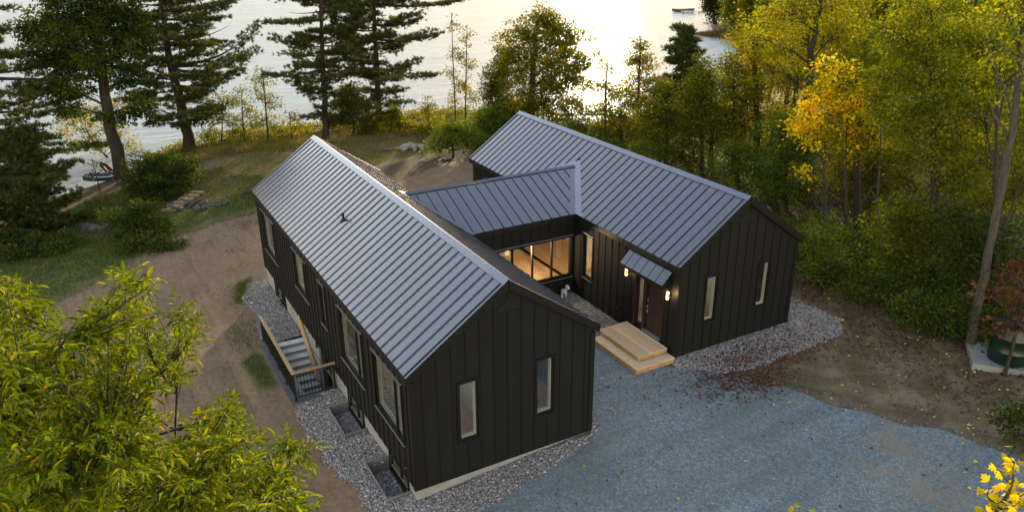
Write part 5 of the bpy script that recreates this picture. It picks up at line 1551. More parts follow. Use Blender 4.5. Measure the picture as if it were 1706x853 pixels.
leafy_tree('maple_tree', 'bright golden-yellow maple beyond the right wing gable', (1377, 392), [(1374, 340), (1372, 280), (1375, 220), (1380, 160)], 0.11,
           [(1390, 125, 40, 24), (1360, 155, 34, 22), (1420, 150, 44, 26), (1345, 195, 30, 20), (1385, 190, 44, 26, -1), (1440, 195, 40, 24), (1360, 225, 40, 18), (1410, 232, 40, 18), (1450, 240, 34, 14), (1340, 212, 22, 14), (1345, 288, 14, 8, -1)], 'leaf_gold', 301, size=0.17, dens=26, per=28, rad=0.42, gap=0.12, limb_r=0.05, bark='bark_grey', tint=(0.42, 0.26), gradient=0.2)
# leaning ash with a pale bare trunk
b = ground_at(1617, 574)
T = Tree('ash_tree', 'tall leaning ash with pale grey bare trunk and one dead limb', 'tree', b, 302)
T.trunk(px_path(b, [(1630, 500), (1648, 420), (1672, 300), (1690, 200), (1700, 100), (1706, 0), (1712, -90)]), 0.165, 0.07)
for pts in ([(1680, 250), (1672, 212), (1645, 195), (1612, 188)], [(1664, 205), (1655, 190), (1650, 172)], [(1690, 205), (1675, 150), (1655, 110), (1640, 60)], [(1700, 100), (1690, 50), (1670, 10)]):
    Q = np.array([on_plane(x, y, b, 0.05 * i) for i, (x, y) in enumerate(pts)]); T.mb.tube(Q, np.linspace(0.055, 0.012, len(Q)), 5, False)
T.leafy(px_lobes(b, [(1690, 30, 40, 30), (1720, 90, 40, 34), (1660, 80, 30, 20), (1700, -30, 50, 34), (1740, 160, 36, 30)]), 26, 30, 0.45, 0.14, 'leaf_yellowgreen', gap=0.3, bark='bark_grey', tint=(0.5, 0.2))
# second thin trunks in the wood
for lab, bp, tp, sd in (('thin grey pole trunk left of the gold maple trunk', (1412, 400), [(1410, 340), (1408, 270), (1412, 200)], 303), ('thin dark trunk deep in the wood right of the gold maple', (1460, 420), [(1462, 340), (1466, 260), (1470, 180)], 304)):
    bb = ground_at(*bp); T = Tree('slender_tree', lab, 'tree', bb, sd)
    T.trunk(px_path(bb, tp), 0.07, 0.03)
    T.leafy(px_lobes(bb, [(tp[-1][0], tp[-1][1] - 10, 26, 20), (tp[-1][0] + 20, tp[-1][1] + 30, 26, 18), (tp[1][0] - 14, tp[1][1], 20, 14)]), 26, 26, 0.42, 0.15, 'leaf_olive', bark='bark_grey', gap=0.2)
# red sumac in front of the green tank
b = ground_at(1672, 625)
T = Tree('sumac_tree', 'red-leaved sumac hanging over the green tank', 'tree', b, 305)
T.trunk(px_path(b, [(1690, 570), (1700, 510), (1704, 470)]), 0.07, 0.03)
T.mb.tube(np.array([on_plane(x, y, b) for x, y in ((1668, 640), (1684, 590), (1694, 540))]), [0.05, 0.04, 0.03], 6)
T.leafy(px_lobes(b, [(1690, 470, 30, 14), (1655, 485, 28, 10), (1700, 505, 26, 14), (1670, 530, 22, 8), (1715, 455, 30, 20), (1645, 540, 14, 6), (1698, 545, 18, 8)]), 26, 22, 0.30, 0.15, 'leaf_red', flat=0.6, tint=(0.45, 0.25), limb_r=0.03)

# shrubs of the left bank
for k, (lab, b, sp, mat, tn) in enumerate([
    ('large dark bush between the leaning maple and the stone steps', (262, 330), [(250, 275, 36, 22), (285, 285, 36, 26), (240, 305, 36, 22), (275, 312, 40, 20), (305, 275, 22, 20)], 'leaf_maple_green', (0.4, 0.2)),
    ('green bush right beside the stone steps', (300, 305), [(292, 280, 26, 22), (312, 290, 20, 18), (300, 300, 26, 14)], 'leaf_shrub', (0.5, 0.2)),
    ('low bluish bush below the stone steps', (235, 395), [(225, 365, 30, 18), (255, 375, 28, 18), (240, 350, 26, 16), (215, 385, 26, 14)], 'leaf_maple_green', (0.5, 0.2)),
    ('small lime bush left of the stone steps', (187, 370), [(185, 358, 18, 14), (200, 365, 14, 10)], 'leaf_shrub', (0.8, 0.15)),
    ('trailing green bush at the edge of the dirt below the fire pit', (260, 415), [(240, 402, 30, 12), (275, 405, 28, 12), (215, 410, 22, 10)], 'leaf_maple_green', (0.6, 0.2)),
    ('dark brambles at the left edge above the front tree', (30, 425), [(20, 405, 40, 22), (60, 412, 30, 18), (100, 400, 24, 12)], 'leaf_maple_green', (0.45, 0.2)),
]):
    leafy_tree('shrub', lab, b, [(b[0] + 2, b[1] - 14), (b[0] + 3, b[1] - 26)], 0.05, sp, mat, 400 + k, cat='shrub', size=0.15, dens=40, per=40, rad=0.36, limb_r=0.03, tint=tn)
# single thin sapling in front of the boat
leafy_tree('sapling', 'tiny dark sapling on the bank in front of the beached boat', (167, 322), [(162, 300), (156, 275), (153, 262)], 0.04, [(154, 270, 6, 6), (160, 285, 8, 6), (155, 295, 6, 6)], 'leaf_maple_green', 410, size=0.15, dens=26, per=12, rad=0.25, limb_r=0.015)

# ------------------------------------------------------------------ far shore and wood beyond
def far_tree(name, label, px, py, hpx, wpx, mat, seed, tint, doff=0, z=None):
    b = at(px, py, LAKE + 0.5) if z is None else at(px, py, z); b[2] = max(h1(b[0], b[1]), LAKE + 0.1)
    leafy_tree(name, label, None, [(px, py - hpx * 0.5), (px, py - hpx * 0.9)], 0.22,
               [(px, py - hpx * 0.80, wpx * 0.6, hpx * 0.22), (px - wpx * 0.4, py - hpx * 0.5, wpx * 0.6, hpx * 0.25), (px + wpx * 0.4, py - hpx * 0.55, wpx * 0.6, hpx * 0.25), (px, py - hpx * 0.28, wpx * 0.9, hpx * 0.25), (px, py - hpx * 0.62, wpx * 0.7, hpx * 0.22)],
               mat, seed, base=b, size=0.34, dens=14, per=34, rad=0.9, limb_r=0.08, tint=tint, tw=0.15)


far_tree('cedar_tree', 'dark rounded cedar on the far shore beside the dock', 1190, 36, 60, 17, 'leaf_dark', 501, (0.5, 0.2))
far_tree('broadleaf_tree', 'amber and green tree on the far shore right of the dark cedar', 1222, 46, 70, 18, 'leaf_yellowgreen', 502, (0.5, 0.25))
far_tree('broadleaf_tree', 'olive tree at the shore above the reeds', 1252, 60, 84, 22, 'leaf_olive', 503, (0.5, 0.2))
far_tree('broadleaf_tree', 'yellowish tree at the top edge left of the forked trunk', 1285, 75, 90, 24, 'leaf_yellowgreen', 504, (0.35, 0.2))


def leaf_mass(name, centres, mat, seed, size, per, rad, flat=0.5, tint=None):
    r_ = np.random.default_rng(seed); C = np.array(centres)
    O = unit(r_.normal(size=C.shape) + np.array((0, 0, 0.6)))
    tb = np.clip(r_.normal(tint[0], tint[1], len(C)), 0, 1) if tint else None
    d = spray(r_, C, O, per, rad, size, flat, tb)
    return stuff(link(name, kites(name, *d, mat)))


def proj(P):
    d = np.asarray(P) - CAM; z = d @ CF
    return PW / 2 + FOC * (d @ CR) / z, PH / 2 - FOC * (d @ CU) / z


# the wood that closes the view on the right: one mass of crowns and trunks behind the single trees
r_ = np.random.default_rng(77); cents = [[], []]; tm = MB(); nT = 0
tries = 0
while nT < 150 and tries < 9000:
    tries += 1
    x, y = r_.uniform(24, 150), r_.uniform(-14, 115)
    z = h1(x, y)
    if z < -2.3:
        continue
    px, py = proj((x, y, z)); dist = math.hypot(x - CAM[0], y - CAM[1])
    if px < 1215 + (60 if dist > 100 else 0) or px > 1900 or (dist < 52 and px < 1500) or dist < 46:
        continue
    if r_.uniform() < (dist - 60) / 160:
        continue
    nT += 1
    hgt = r_.uniform(9, 14); b_ = np.array((x, y, z))
    tm.tube([b_ - (0, 0, .3), b_ + (r_.uniform(-.4, .4), r_.uniform(-.4, .4), hgt * 0.5), b_ + (r_.uniform(-.6, .6), r_.uniform(-.6, .6), hgt * 0.9)], [0.2, 0.13, 0.04], 5)
    nc = int(70 * min(1, 60 / dist))
    u = unit(r_.normal(size=(nc, 3))) * (r_.uniform(0, 1, (nc, 1)) ** 0.4) * np.array((2.6, 2.6, hgt * 0.42))
    for c in u + b_ + np.array((0, 0, hgt * 0.58)):
        cents[nT % 2].append(c)
stuff(tm.obj('woodland_trunks', 'bark_dark'))
leaf_mass('woodland', cents[0], 'leaf_olive', 78, 0.27, 20, 0.75, tint=(0.4, 0.22))
leaf_mass('woodland', cents[1], 'leaf_yellowgreen', 79, 0.27, 20, 0.75, tint=(0.15, 0.15))

# undergrowth along the edge of the wood and the top of the bank
r_ = np.random.default_rng(80); ug = []; ugd = []
while len(ug) + len(ugd) < 2600:
    x, y = r_.uniform(19, 46), r_.uniform(-13, 46)
    z = h1(x, y)
    if z < -2.9 or (x < 20.6 + 0.3 * math.sin(y) and -6 < y < 4) or (x < 18.2):
        continue
    if y > 20 and x < 21:
        continue
    e = np.array((x, y, z + r_.uniform(0.05, 0.9) * min(1, max(0.25, (x - 20) / 4))))
    (ug if r_.uniform() < 0.55 else ugd).append(e)
for k in range(1000):
    t_ = r_.uniform(0, 1); x = -2 + 34 * t_; y = r_.uniform(49.0, 53.6) - 0.014 * (x - 12) ** 2 * 0.3
    ugd.append(np.array((x, y, h1(x, y) + r_.uniform(0.0, 0.8))))
for k in range(500):
    x, y = r_.uniform(17.5, 28), r_.uniform(24, 44)
    if x > 18 + abs(y - 34) * 0.35:
        ug.append(np.array((x, y, h1(x, y) + r_.uniform(0, 0.7))))
for k in range(700):                                       # taller scrub between the right wing and the shore
    x, y = r_.uniform(22, 44), r_.uniform(20, 44)
    z = h1(x, y)
    if z > -2.8 and x > 21 + max(0, 30 - y) * 0.0:
        ug.append(np.array((x, y, z + r_.uniform(0.2, 2.2))))
leaf_mass('undergrowth', ug, 'leaf_shrub', 81, 0.145, 22, 0.40, 0.6, (0.38, 0.22))
ue = []
while len(ue) < 1300:                                       # dark low growth right up to the edge of the bare soil
    x, y = r_.uniform(19.3, 25), r_.uniform(-12, 9)
    if x < 20.0 + 0.35 * math.sin(y * 1.7) + (0.9 if 0.5 < y < 3.4 else 0):
        continue
    ue.append(np.array((x, y, h1(x, y) + r_.uniform(0.03, 0.75) * min(1, max(0.15, (x - 19.6) / 2.5)))))
leaf_mass('undergrowth', ue, 'leaf_shrub', 83, 0.125, 22, 0.34, 0.6, (0.30, 0.22))
leaf_mass('undergrowth', ugd, 'leaf_olive', 82, 0.145, 22, 0.42, 0.6, (0.45, 0.25))


# grass
def blades(name, fn, bounds, n, hgt, wid, seed, mat='grass_blade', tint=(0.35, 0.2), clump=0.0):
    r_ = np.random.default_rng(seed)
    x = r_.uniform(bounds[0], bounds[1], n); y = r_.uniform(bounds[2], bounds[3], n)
    s = fn(x, y) + 0.6 * fbm(x, y, 1.1, seed); k = s > r_.uniform(0, 0.7, n); x, y = x[k], y[k]; n = len(x)
    z = H(x, y) - 0.01; a = r_.uniform(0, 6.28, n); h = hgt * r_.uniform(0.5, 1.5, n) * (1 + 0.4 * fbm(x, y, 0.6, seed + 1))
    S = np.stack([np.cos(a), np.sin(a), 0 * a], -1) * (wid * 0.5)
    B = np.stack([x, y, z], -1); tip = B + np.stack([r_.normal(0, 0.35, n) * h, r_.normal(0, 0.35, n) * h, h], -1)
    V = np.stack([B - S, B + S, tip], 1).reshape(-1, 3)
    tt = np.clip(tint[0] + tint[1] * r_.normal(size=n) + 0.25 * fbm(x, y, 0.5, seed + 2), 0, 1)
    return stuff(link(name, tri_mesh(name, V, np.arange(3 * n).reshape(-1, 3), mat, np.repeat(tt, 3))))


def g_left(x, y):
    return np.clip(sdf_poly(GRASS[0], x, y), -1, 0.9)


def g_far(x, y):
    return np.clip(sdf_poly(GRASS[3], x, y) * 0.6, -1, 0.7)


def g_small(x, y):
    return np.clip(np.maximum(sdf_poly(GRASS[1], x, y), sdf_poly(GRASS[2], x, y)) * 3 + 0.15, -1, 1.0)


blades('grass', g_left, (-23, 6, 18, 43), 90000, 0.13, 0.045, 61, tint=(0.30, 0.18))
blades('grass', g_far, (0, 23, 30, 50), 60000, 0.12, 0.045, 62, tint=(0.82, 0.18))
blades('grass', g_small, (-3, 0.2, 8, 20), 30000, 0.07, 0.02, 63, tint=(0.30, 0.15))
blades('weeds', lambda x, y: np.clip(0.62 - np.abs(sdf_poly(DIRT_L, x, y)) * 0.9, -1, 0.5) * (x < -0.9), (-14, 2, 12, 30), 40000, 0.10, 0.03, 71, tint=(0.36, 0.2))
blades('dry_grass', lambda x, y: np.clip(1.6 - np.abs(y - 47.0 + 0.1 * (x - 8)) * 0.5, -1, 0.8), (0, 24, 42, 51), 40000, 0.26, 0.045, 64, tint=(0.85, 0.12))


# reeds on the far spit
r_ = np.random.default_rng(65); n = 5000
t_ = r_.uniform(0, 1, n) ** 0.8; A_, B_ = at(1163, 58, LAKE), at(1252, 64, LAKE)
P = A_[None] + (B_ - A_)[None] * t_[:, None] + r_.normal(0, 1, (n, 3)) * np.array((1.6, 1.6, 0)) * (0.3 + t_[:, None])
hh = r_.uniform(0.5, 1.5, n) * (0.4 + t_ * 1.1); P[:, 2] = LAKE - 0.1; S = np.stack([np.full(n, .06) * UH[0], np.full(n, .06) * UH[1], 0 * t_], -1)
V = np.stack([P - S, P + S, P + np.stack([r_.normal(0, .15, n), r_.normal(0, .15, n), hh], -1)], 1).reshape(-1, 3)
stuff(link('reeds', tri_mesh('reeds', V, np.arange(3 * n).reshape(-1, 3), 'reed', np.repeat(r_.uniform(0, 1, n), 3))))
# lily pads and floating weed right of the reeds are left to the water


# ------------------------------------------------------------------ leaf litter
def litter(name, pts, size, seed, tint, lift=0.03):
    r_ = np.random.default_rng(seed); n = len(pts)
    a = r_.uniform(0, 6.28, n); D = np.stack([np.cos(a), np.sin(a), r_.normal(0, 0.25, n)], -1)
    Nn = unit(np.array((0, 0, 1.0)) + r_.normal(0, 0.3, (n, 3)))
    L = size * r_.uniform(0.6, 1.3, n)
    t_ = tint(r_, n)
    return stuff(link(name, kites(name, pts + np.array((0, 0, lift)), D, Nn, L, L * r_.uniform(0.5, 0.85, n), t_, 'leaf_litter', 0.3)))


r_ = np.random.default_rng(66)
c_ = [(12.3, 0.5, 0.9, 750), (13.3, 1.1, 0.8, 480), (11.3, -0.2, 0.8, 200), (14.6, 0.8, 1.0, 550), (16.2, 1.0, 1.0, 260), (10.0, 0.8, 1.0, 70), (19.6, 3.0, 0.9, 500), (12.6, -0.6, 0.5, 160), (19.8, -0.5, 1.4, 800), (19.3, -4.5, 1.4, 700), (17.5, -8.0, 1.2, 500), (18.5, -2.0, 1.6, 300)]
P = np.vstack([np.stack([r_.normal(x, s, n), r_.normal(y, s * 0.7, n)], -1) for x, y, s, n in c_])
P = P[~((P[:, 0] > 10.9) & (P[:, 0] < 16.5) & (P[:, 1] > 2.1))]
litter('fallen_leaves', np.column_stack([P, H(P[:, 0], P[:, 1])]), 0.10, 67, lambda r, n: r.beta(2, 3, n) * 0.85)
P = np.stack([r_.uniform(1, 20, 330), r_.uniform(-10, 4, 330)], -1); P = P[(P[:, 1] < -0.3) | ((P[:, 0] > 6.4) & (P[:, 0] < 9))]
litter('fallen_leaves', np.column_stack([P, H(P[:, 0], P[:, 1])]), 0.11, 68, lambda r, n: np.where(r.uniform(0, 1, n) < 0.6, r.uniform(0.87, 1, n), r.uniform(0, 0.7, n)))
P = np.stack([r_.uniform(15.5, 20.5, 230), r_.uniform(-9, 4, 230)], -1)
litter('fallen_leaves', np.column_stack([P, H(P[:, 0], P[:, 1])]), 0.12, 69, lambda r, n: np.where(r.uniform(0, 1, n) < 0.5, r.uniform(0.85, 1, n), r.uniform(0.1, 0.7, n)))
P = np.stack([r_.uniform(20, 38, 5200), r_.uniform(-12, 24, 5200)], -1)
litter('fallen_leaves', np.column_stack([P, H(P[:, 0], P[:, 1])]), 0.16, 70, lambda r, n: r.beta(2, 2, n), 0.05)


# ------------------------------------------------------------------ rocks, steps, boats, tank
def rock_mesh(name, mat, seed, sub=1):
    import bmesh
    r_ = np.random.default_rng(seed); bm = bmesh.new(); bmesh.ops.create_icosphere(bm, subdivisions=sub + 1, radius=1.0)
    fr = r_.normal(size=(7, 3)); fr = unit(fr); dd = r_.uniform(0.55, 0.95, 7)
    for v in bm.verts:
        p = np.array(v.co)
        for n_, d_ in zip(fr, dd):                       # knock flat facets off
            s_ = p @ n_ - d_
            if s_ > 0:
                p = p - n_ * s_ * 0.9
        p *= 1 + r_.normal(0, 0.03)
        v.co = p
    me = bpy.data.meshes.new(name); bm.to_mesh(me); bm.free(); me.materials.append(MATS[mat])
    return me


ROCKS = [rock_mesh('rock', 'rock', 900 + k) for k in range(4)]
ROCKP = [rock_mesh('rock', 'rock_pale', 910 + k) for k in range(4)]


def place_rock(parent, p, s, r_, pool):
    o = bpy.data.objects.new('rock', pool[r_.integers(0, len(pool))]); col.objects.link(o); o.parent = parent
    o.location = np.asarray(p) - BASE[parent.name]; o.scale = s * r_.uniform(0.75, 1.25, 3) * np.array((1.15, 1.0, 0.7)); o.rotation_euler = r_.uniform(0, 6.28, 3) * np.array((0.15, 0.15, 1))
    return o


r_ = np.random.default_rng(91)
for lab, pxy, n, sp, sz in (('heap of pale broken rock at the far edge of the yard', (684, 249), 34, (1.15, 0.6), (0.14, 0.34)), ('scattered low stones in the dry grass right of the rock heap', (742, 262), 16, (1.5, 0.7), (0.10, 0.22)), ('small dark stone heap left of the pale rock heap', (646, 252), 10, (0.6, 0.4), (0.12, 0.24))):
    c = ground_at(*pxy); t = thing('rock_pile', lab, 'rocks', c)
    for k in range(n):
        u, v = r_.normal(0, 0.5, 2); p = c + UH * u * sp[0] + FH * v * sp[1]
        p[2] = h1(p[0], p[1]) + 0.3 * max(0, 1 - (u * u + v * v) * 1.6) * (1 if n > 20 else 0.2) * r_.uniform(0.3, 1) + 0.04
        place_rock(t, p, r_.uniform(*sz), r_, ROCKS if 'dark' in lab else ROCKP)
# stone steps and fire pit on the bank
c = ground_at(322, 342)
st = thing('garden_steps', 'flight of tan slab steps on the bank beside the fire pit', 'steps', ground_at(300, 340))
A_, B_ = ground_at(284, 352), ground_at(328, 325)
for k in range(6):
    f = k / 5; p = A_ + (B_ - A_) * f; p[2] = h1(p[0], p[1]) + 0.06 + 0.02 * k
    d = (B_ - A_) / np.linalg.norm(B_ - A_); s_ = np.array((d[1], -d[0], 0.0))
    board('slab', 'tan_slab', st, p - s_ * 0.48 + (0, 0, r_.uniform(-.02, .02)), p + s_ * 0.48, 0.38 + r_.uniform(-.04, .04), 0.16)
fp = thing('fire_pit', 'blackened fire pit ringed by grey rocks on the bank', 'fire pit', c)
ang = np.linspace(0, 2 * math.pi, 22, endpoint=False)
c2 = ground_at(332, 340)
rim = [c2 + UH * (1.55 * math.cos(a) * r_.uniform(.9, 1.1)) + FH * (0.95 * math.sin(a) * r_.uniform(.9, 1.1)) for a in ang]
V = [(p[0], p[1], h1(p[0], p[1]) + 0.03) for p in rim] + [(c2[0], c2[1], h1(c2[0], c2[1]) + 0.10)]
MB().add(V, [(i, (i + 1) % 22, 22) for i in range(22)]).obj('ash_bed', 'ash_black', fp)
for i, a in enumerate(ang):
    if math.sin(a) < 0.35 and i % 3 != 1:
        p = c2 + UH * (1.75 * math.cos(a)) + FH * (1.15 * math.sin(a)); p[2] = h1(p[0], p[1]) + 0.08
        place_rock(fp, p, r_.uniform(0.16, 0.30), r_, ROCKS)
for k in range(5):
    p = c2 + UH * r_.uniform(-1, 1) + FH * r_.uniform(-.5, .5); p[2] = h1(p[0], p[1]) + 0.1
    place_rock(fp, p, r_.uniform(0.12, 0.22), r_, ROCKS)
t = thing('boulder', 'low grey boulder half buried left below the fire pit', 'rock', ground_at(160, 382)); p = BASE[t.name]
for k in range(4):
    place_rock(t, p + UH * (k - 1.5) * 0.35 + np.array((0, 0, 0.06)), 0.3, r_, ROCKS)


def hull(name, mat_hull, mat_rim, t, L, Wd, Ht, pos, ax, keel_up=False):
    ax = np.array(ax, float); ax /= np.linalg.norm(ax); sd = np.array((-ax[1], ax[0], 0.0)); sd /= np.linalg.norm(sd); up = np.cross(ax, sd)
    if keel_up:
        up = -up; sd = -sd
    n, m = 13, 9; V = []
    for i in range(n):
        s = i / (n - 1) * 2 - 1; w_ = Wd * 0.5 * max(0.03, (1 - abs(s) ** 2.6)) ** 0.75; sheer = Ht * (1 + 0.35 * s * s)
        for j in range(m):
            a = math.pi * j / (m - 1); V.append(pos + ax * s * L / 2 + sd * (-math.cos(a) * w_) + up * (sheer - math.sin(a) ** 0.7 * sheer * (1 - 0.25 * abs(s) ** 3)))
    F = [(i * m + j, i * m + j + 1, (i + 1) * m + j + 1, (i + 1) * m + j) for i in range(n - 1) for j in range(m - 1)]
    MB().add(V, F).obj(name, mat_hull, t, True)
    mb = MB()
    for j in (0, m - 1):
        mb.tube([V[i * m + j] for i in range(n)], 0.035, 5)
    mb.obj('gunwale', mat_rim, t)
    mb = MB()
    for s in (-0.35, 0.25):
        i = int((s + 1) / 2 * (n - 1)); a, b = np.array(V[i * m + 1]), np.array(V[i * m + m - 2])
        mb.prism([a - ax * 0.12, a + ax * 0.12, b + ax * 0.12, b - ax * 0.12], up * 0.04)
    mb.obj('thwart', mat_rim, t)


p = ground_at(181, 300); p[2] = max(p[2], LAKE + 0.05)
t = thing('rowboat', 'white and navy rowboat beached beside the leaning maple', 'boat', p)
hull('hull', 'boat_blue', 'boat_white', t, 3.3, 1.3, 0.42, p, UH * 1.0 + FH * 0.35)
p2 = at(178, 290, LAKE + 0.5); p2 = on_plane(180, 289, p, 0.9)
t = thing('canoe', 'dark red canoe propped up behind the white rowboat', 'boat', p2 - (0, 0, 0.6))
hull('hull', 'boat_red', 'boat_red', t, 1.7, 0.7, 0.3, p2, UH * 0.7 + np.array((0, 0, -0.75)) + FH * 0.1)
# distant dock with a boat
p = at(1138, 20, LAKE); t = thing('rowboat', 'low wooden boat moored at the end of the far dock', 'boat', p)
hull('hull', 'dock_wood', 'tan_slab', t, 5.4, 1.6, 0.55, p + (0, 0, -0.05), UH + FH * 0.1)
p = at(1160, 23, LAKE); t = thing('dock', 'narrow grey dock running out from the far shore trees', 'dock', p)
for k in range(16):
    q_ = p + UH * (k * 0.42 - 3.2) + np.array((0, 0, 0.45)); board('plank', 'dock_wood', t, q_ - FH * 0.7, q_ + FH * 0.7, 0.38, 0.06)
for k in range(4):
    q_ = p + UH * (k * 2.0 - 3.1) - FH * 0.6; MB().tube([q_ - (0, 0, 0.6), q_ + (0, 0, 0.6)], 0.08, 6).obj('post', 'dock_wood', t)
p = at(1183, 39, LAKE); t = thing('raft', 'small pale raft floating by the far shore', 'raft', p)
for k in range(4):
    q_ = p + FH * (k * 0.45 - 0.7) + np.array((0, 0, 0.18)); board('plank', 'rock_pale', t, q_ - UH * 1.3, q_ + UH * 1.3, 0.42, 0.1)

# green tank on a slab
c = ground_at(1672, 606)
slab = thing('concrete_slab', 'pale concrete slab under the green tank', 'slab', c)
ex, ey = UH * 0.93 - FH * 0.36, FH * 0.93 + UH * 0.36
zs = c[2] + 0.02
q_ = [c + ex * a + ey * b for a, b in ((-1.05, -0.62), (1.6, -0.62), (1.6, 1.2), (-1.05, 1.2))]
MB().prism([(v[0], v[1], zs - 0.15) for v in q_], (0, 0, 0.27)).obj('slab', 'concrete', slab)
tk = thing('green_tank', 'dark green ribbed plastic tank half hidden by the red sumac', 'tank', (c[0], c[1], zs + 0.12))
cc_ = c + ex * 0.08 + ey * 0.1; cc_[2] = zs + 0.12
prof = [(0.58, 0.0), (0.61, 0.03), (0.61, 0.42), (0.625, 0.44), (0.625, 0.47), (0.61, 0.49), (0.61, 0.92), (0.625, 0.94), (0.625, 0.97), (0.61, 0.99), (0.60, 1.28), (0.55, 1.38), (0.42, 1.47), (0.22, 1.53), (0.0, 1.54)]
MB().lathe(cc_, prof, 32).obj('tank_body', 'tank_green', tk, True)
MB().lathe(cc_ + (0, 0, 1.53), [(0.22, 0), (0.22, 0.07), (0.18, 0.09)], 20).obj('lid', 'tank_green', tk)

# ------------------------------------------------------------------ the near trees
LT = np.array([(0, 0, 0), (0.30, -0.42, 0.10), (0.32, 0, 0.0), (0.30, 0.42, 0.10), (0.68, -0.36, 0.02), (0.70, 0, -0.07), (0.68, 0.36, 0.02), (1.0, 0, -0.20)])
LF = [(0, 1, 2), (0, 2, 3), (1, 4, 5), (1, 5, 2), (2, 5, 6), (2, 6, 3), (4, 7, 5), (5, 7, 6)]
MT = np.array([(0, 0, 0), (0.12, -0.35, 0.02), (0.42, -0.62, 0.0), (0.45, -0.28, 0.04), (0.72, -0.36, 0), (0.70, -0.12, 0.03), (1.0, 0, -0.05), (0.70, 0.12, 0.03), (0.72, 0.36, 0), (0.45, 0.28, 0.04), (0.42, 0.62, 0), (0.12, 0.35, 0.02), (0.35, 0, -0.03)])
MF = [(12, i, i + 1) for i in range(11)] + [(12, 11, 0)]


def near_tree(name, label, base, trunk_pts, r0, limbs, tips, seed, template, faces, leaf_fn, mat, bark, solo=300):
    r_ = np.random.default_rng(seed)
    T = Tree(name, label, 'tree', base, seed); T.trunk(trunk_pts, r0, r0 * 0.35)
    paths = [T.P[len(T.P) // 2:]]
    for tg in limbs:
        tg = np.array(tg); k = int(len(T.P) * r_.uniform(0.45, 0.8)); a = T.P[k]
        mid = a * 0.5 + tg * 0.5 + np.array((0, 0, -0.15)) + r_.normal(0, 0.12, 3)
        Q = bezier(a, mid, tg, 14); T.mb.tube(Q, np.linspace(T.rad[k] * 0.20, 0.006, 14), 6, False); paths.append(Q[5:])
    allp = np.vstack(paths)
    Ms = []
    for tp in tips:
        d = np.linalg.norm(allp - tp, axis=1) + np.clip(allp[:, 2] - tp[2] + 0.1, 0, 9) * 1.5
        a = allp[int(np.argmin(d))]
        mid = (a + tp) / 2 + np.array((0, 0, -0.06)) + r_.normal(0, 0.04, 3)
        Q = bezier(a, mid, tp, 7); T.mb.tube(Q, np.linspace(0.011, 0.0035, 7), 4, False)
        Ms += leaf_fn(r_, Q)
    M = np.array(Ms)                                     # (n, 3, 4): columns X*L, Y*W, Z*L, origin
    tint = np.clip(r_.beta(2.2, 3.0, len(M)) + (r_.uniform(0, 1, len(M)) < 0.02) * 0.5, 0, 1)
    px, py = proj(M[:, :, 3]); dist = np.linalg.norm(M[:, :, 3] - CAM, axis=1)
    infr = (px > 4) & (px < PW - 4) & (py > 4) & (py < PH - 4)
    order = np.argsort(np.where(infr, dist, 1e6)); n_solo = min(solo, int(infr.sum()))
    so, rest = order[:n_solo], order[n_solo:]
    if len(rest):
        V = np.einsum('nij,vj->nvi', M[rest][:, :, :3], template) + M[rest][:, None, :, 3] - np.asarray(base)
        F = (np.array(faces)[None] + (np.arange(len(rest)) * len(template))[:, None, None]).reshape(-1, 3)
        stuff(link('foliage', tri_mesh('foliage', V.reshape(-1, 3), F, mat, np.repeat(tint[rest], len(template))), T.t))
    ms = [tri_mesh('leaf', template, np.array(faces), mat, np.full(len(template), q)) for q in (0.12, 0.25, 0.35, 0.45, 0.55, 0.65, 0.8, 0.97)]
    qs = np.array((0.12, 0.25, 0.35, 0.45, 0.55, 0.65, 0.8, 0.97))
    for i in so:
        o = bpy.data.objects.new('leaf', ms[int(np.argmin(np.abs(qs - tint[i])))]); col.objects.link(o); o.parent = T.t
        A_ = M[i]; l = A_[:, 3] - np.asarray(base)
        o.matrix_local = Matrix([[*A_[r, :3], l[r]] for r in range(3)] + [[0, 0, 0, 1]])
    T.mb.obj('trunk', bark, T.t, True)
    return T.t


def frame(o, d, up, L, Wd):
    X_ = d / np.linalg.norm(d); Y_ = np.cross(up, X_); Y_ /= np.linalg.norm(Y_) + 1e-9; Z_ = np.cross(X_, Y_)
    return np.column_stack([X_ * L, Y_ * Wd, Z_ * L, o])


def pinnate(r_, Q):
    # compound leaves along the outer twig, each with paired narrow leaflets
    out_ = []
    ax = Q[-1] - Q[-3]; ax /= np.linalg.norm(ax)
    for t in np.linspace(0.35, 1.0, 8):
        o = Q[min(6, int(round(t * 6)))] + r_.normal(0, 0.02, 3)
        d = ax * r_.uniform(0.1, 0.9) + r_.normal(0, 0.75, 3) + np.array((0, 0, 0.25)); d /= np.linalg.norm(d)
        rl = r_.uniform(0.12, 0.22); s = np.cross(d, (0, 0, 1.0)); s /= np.linalg.norm(s) + 1e-9
        npair = r_.integers(2, 5)
        for k in range(npair):
            f = (k + 0.6) / npair
            for sg in (-1, 1):
                ld = d * 0.75 + s * sg * r_.uniform(0.5, 0.9) + np.array((0, 0, r_.uniform(-0.65, 0.05)))
                L = r_.uniform(0.045, 0.105)
                out_.append(frame(o + d * rl * f + np.array((0, 0, -0.06 * f * f)), ld, np.array((0, 0, 1.0)) + r_.normal(0, 0.35, 3), L, L * r_.uniform(0.26, 0.38)))
        L = r_.uniform(0.06, 0.125)
        out_.append(frame(o + d * rl + np.array((0, 0, -0.06)), d + np.array((0, 0, -0.4)), np.array((0, 0, 1.0)) + r_.normal(0, 0.3, 3), L, L * r_.uniform(0.26, 0.38)))
    return out_


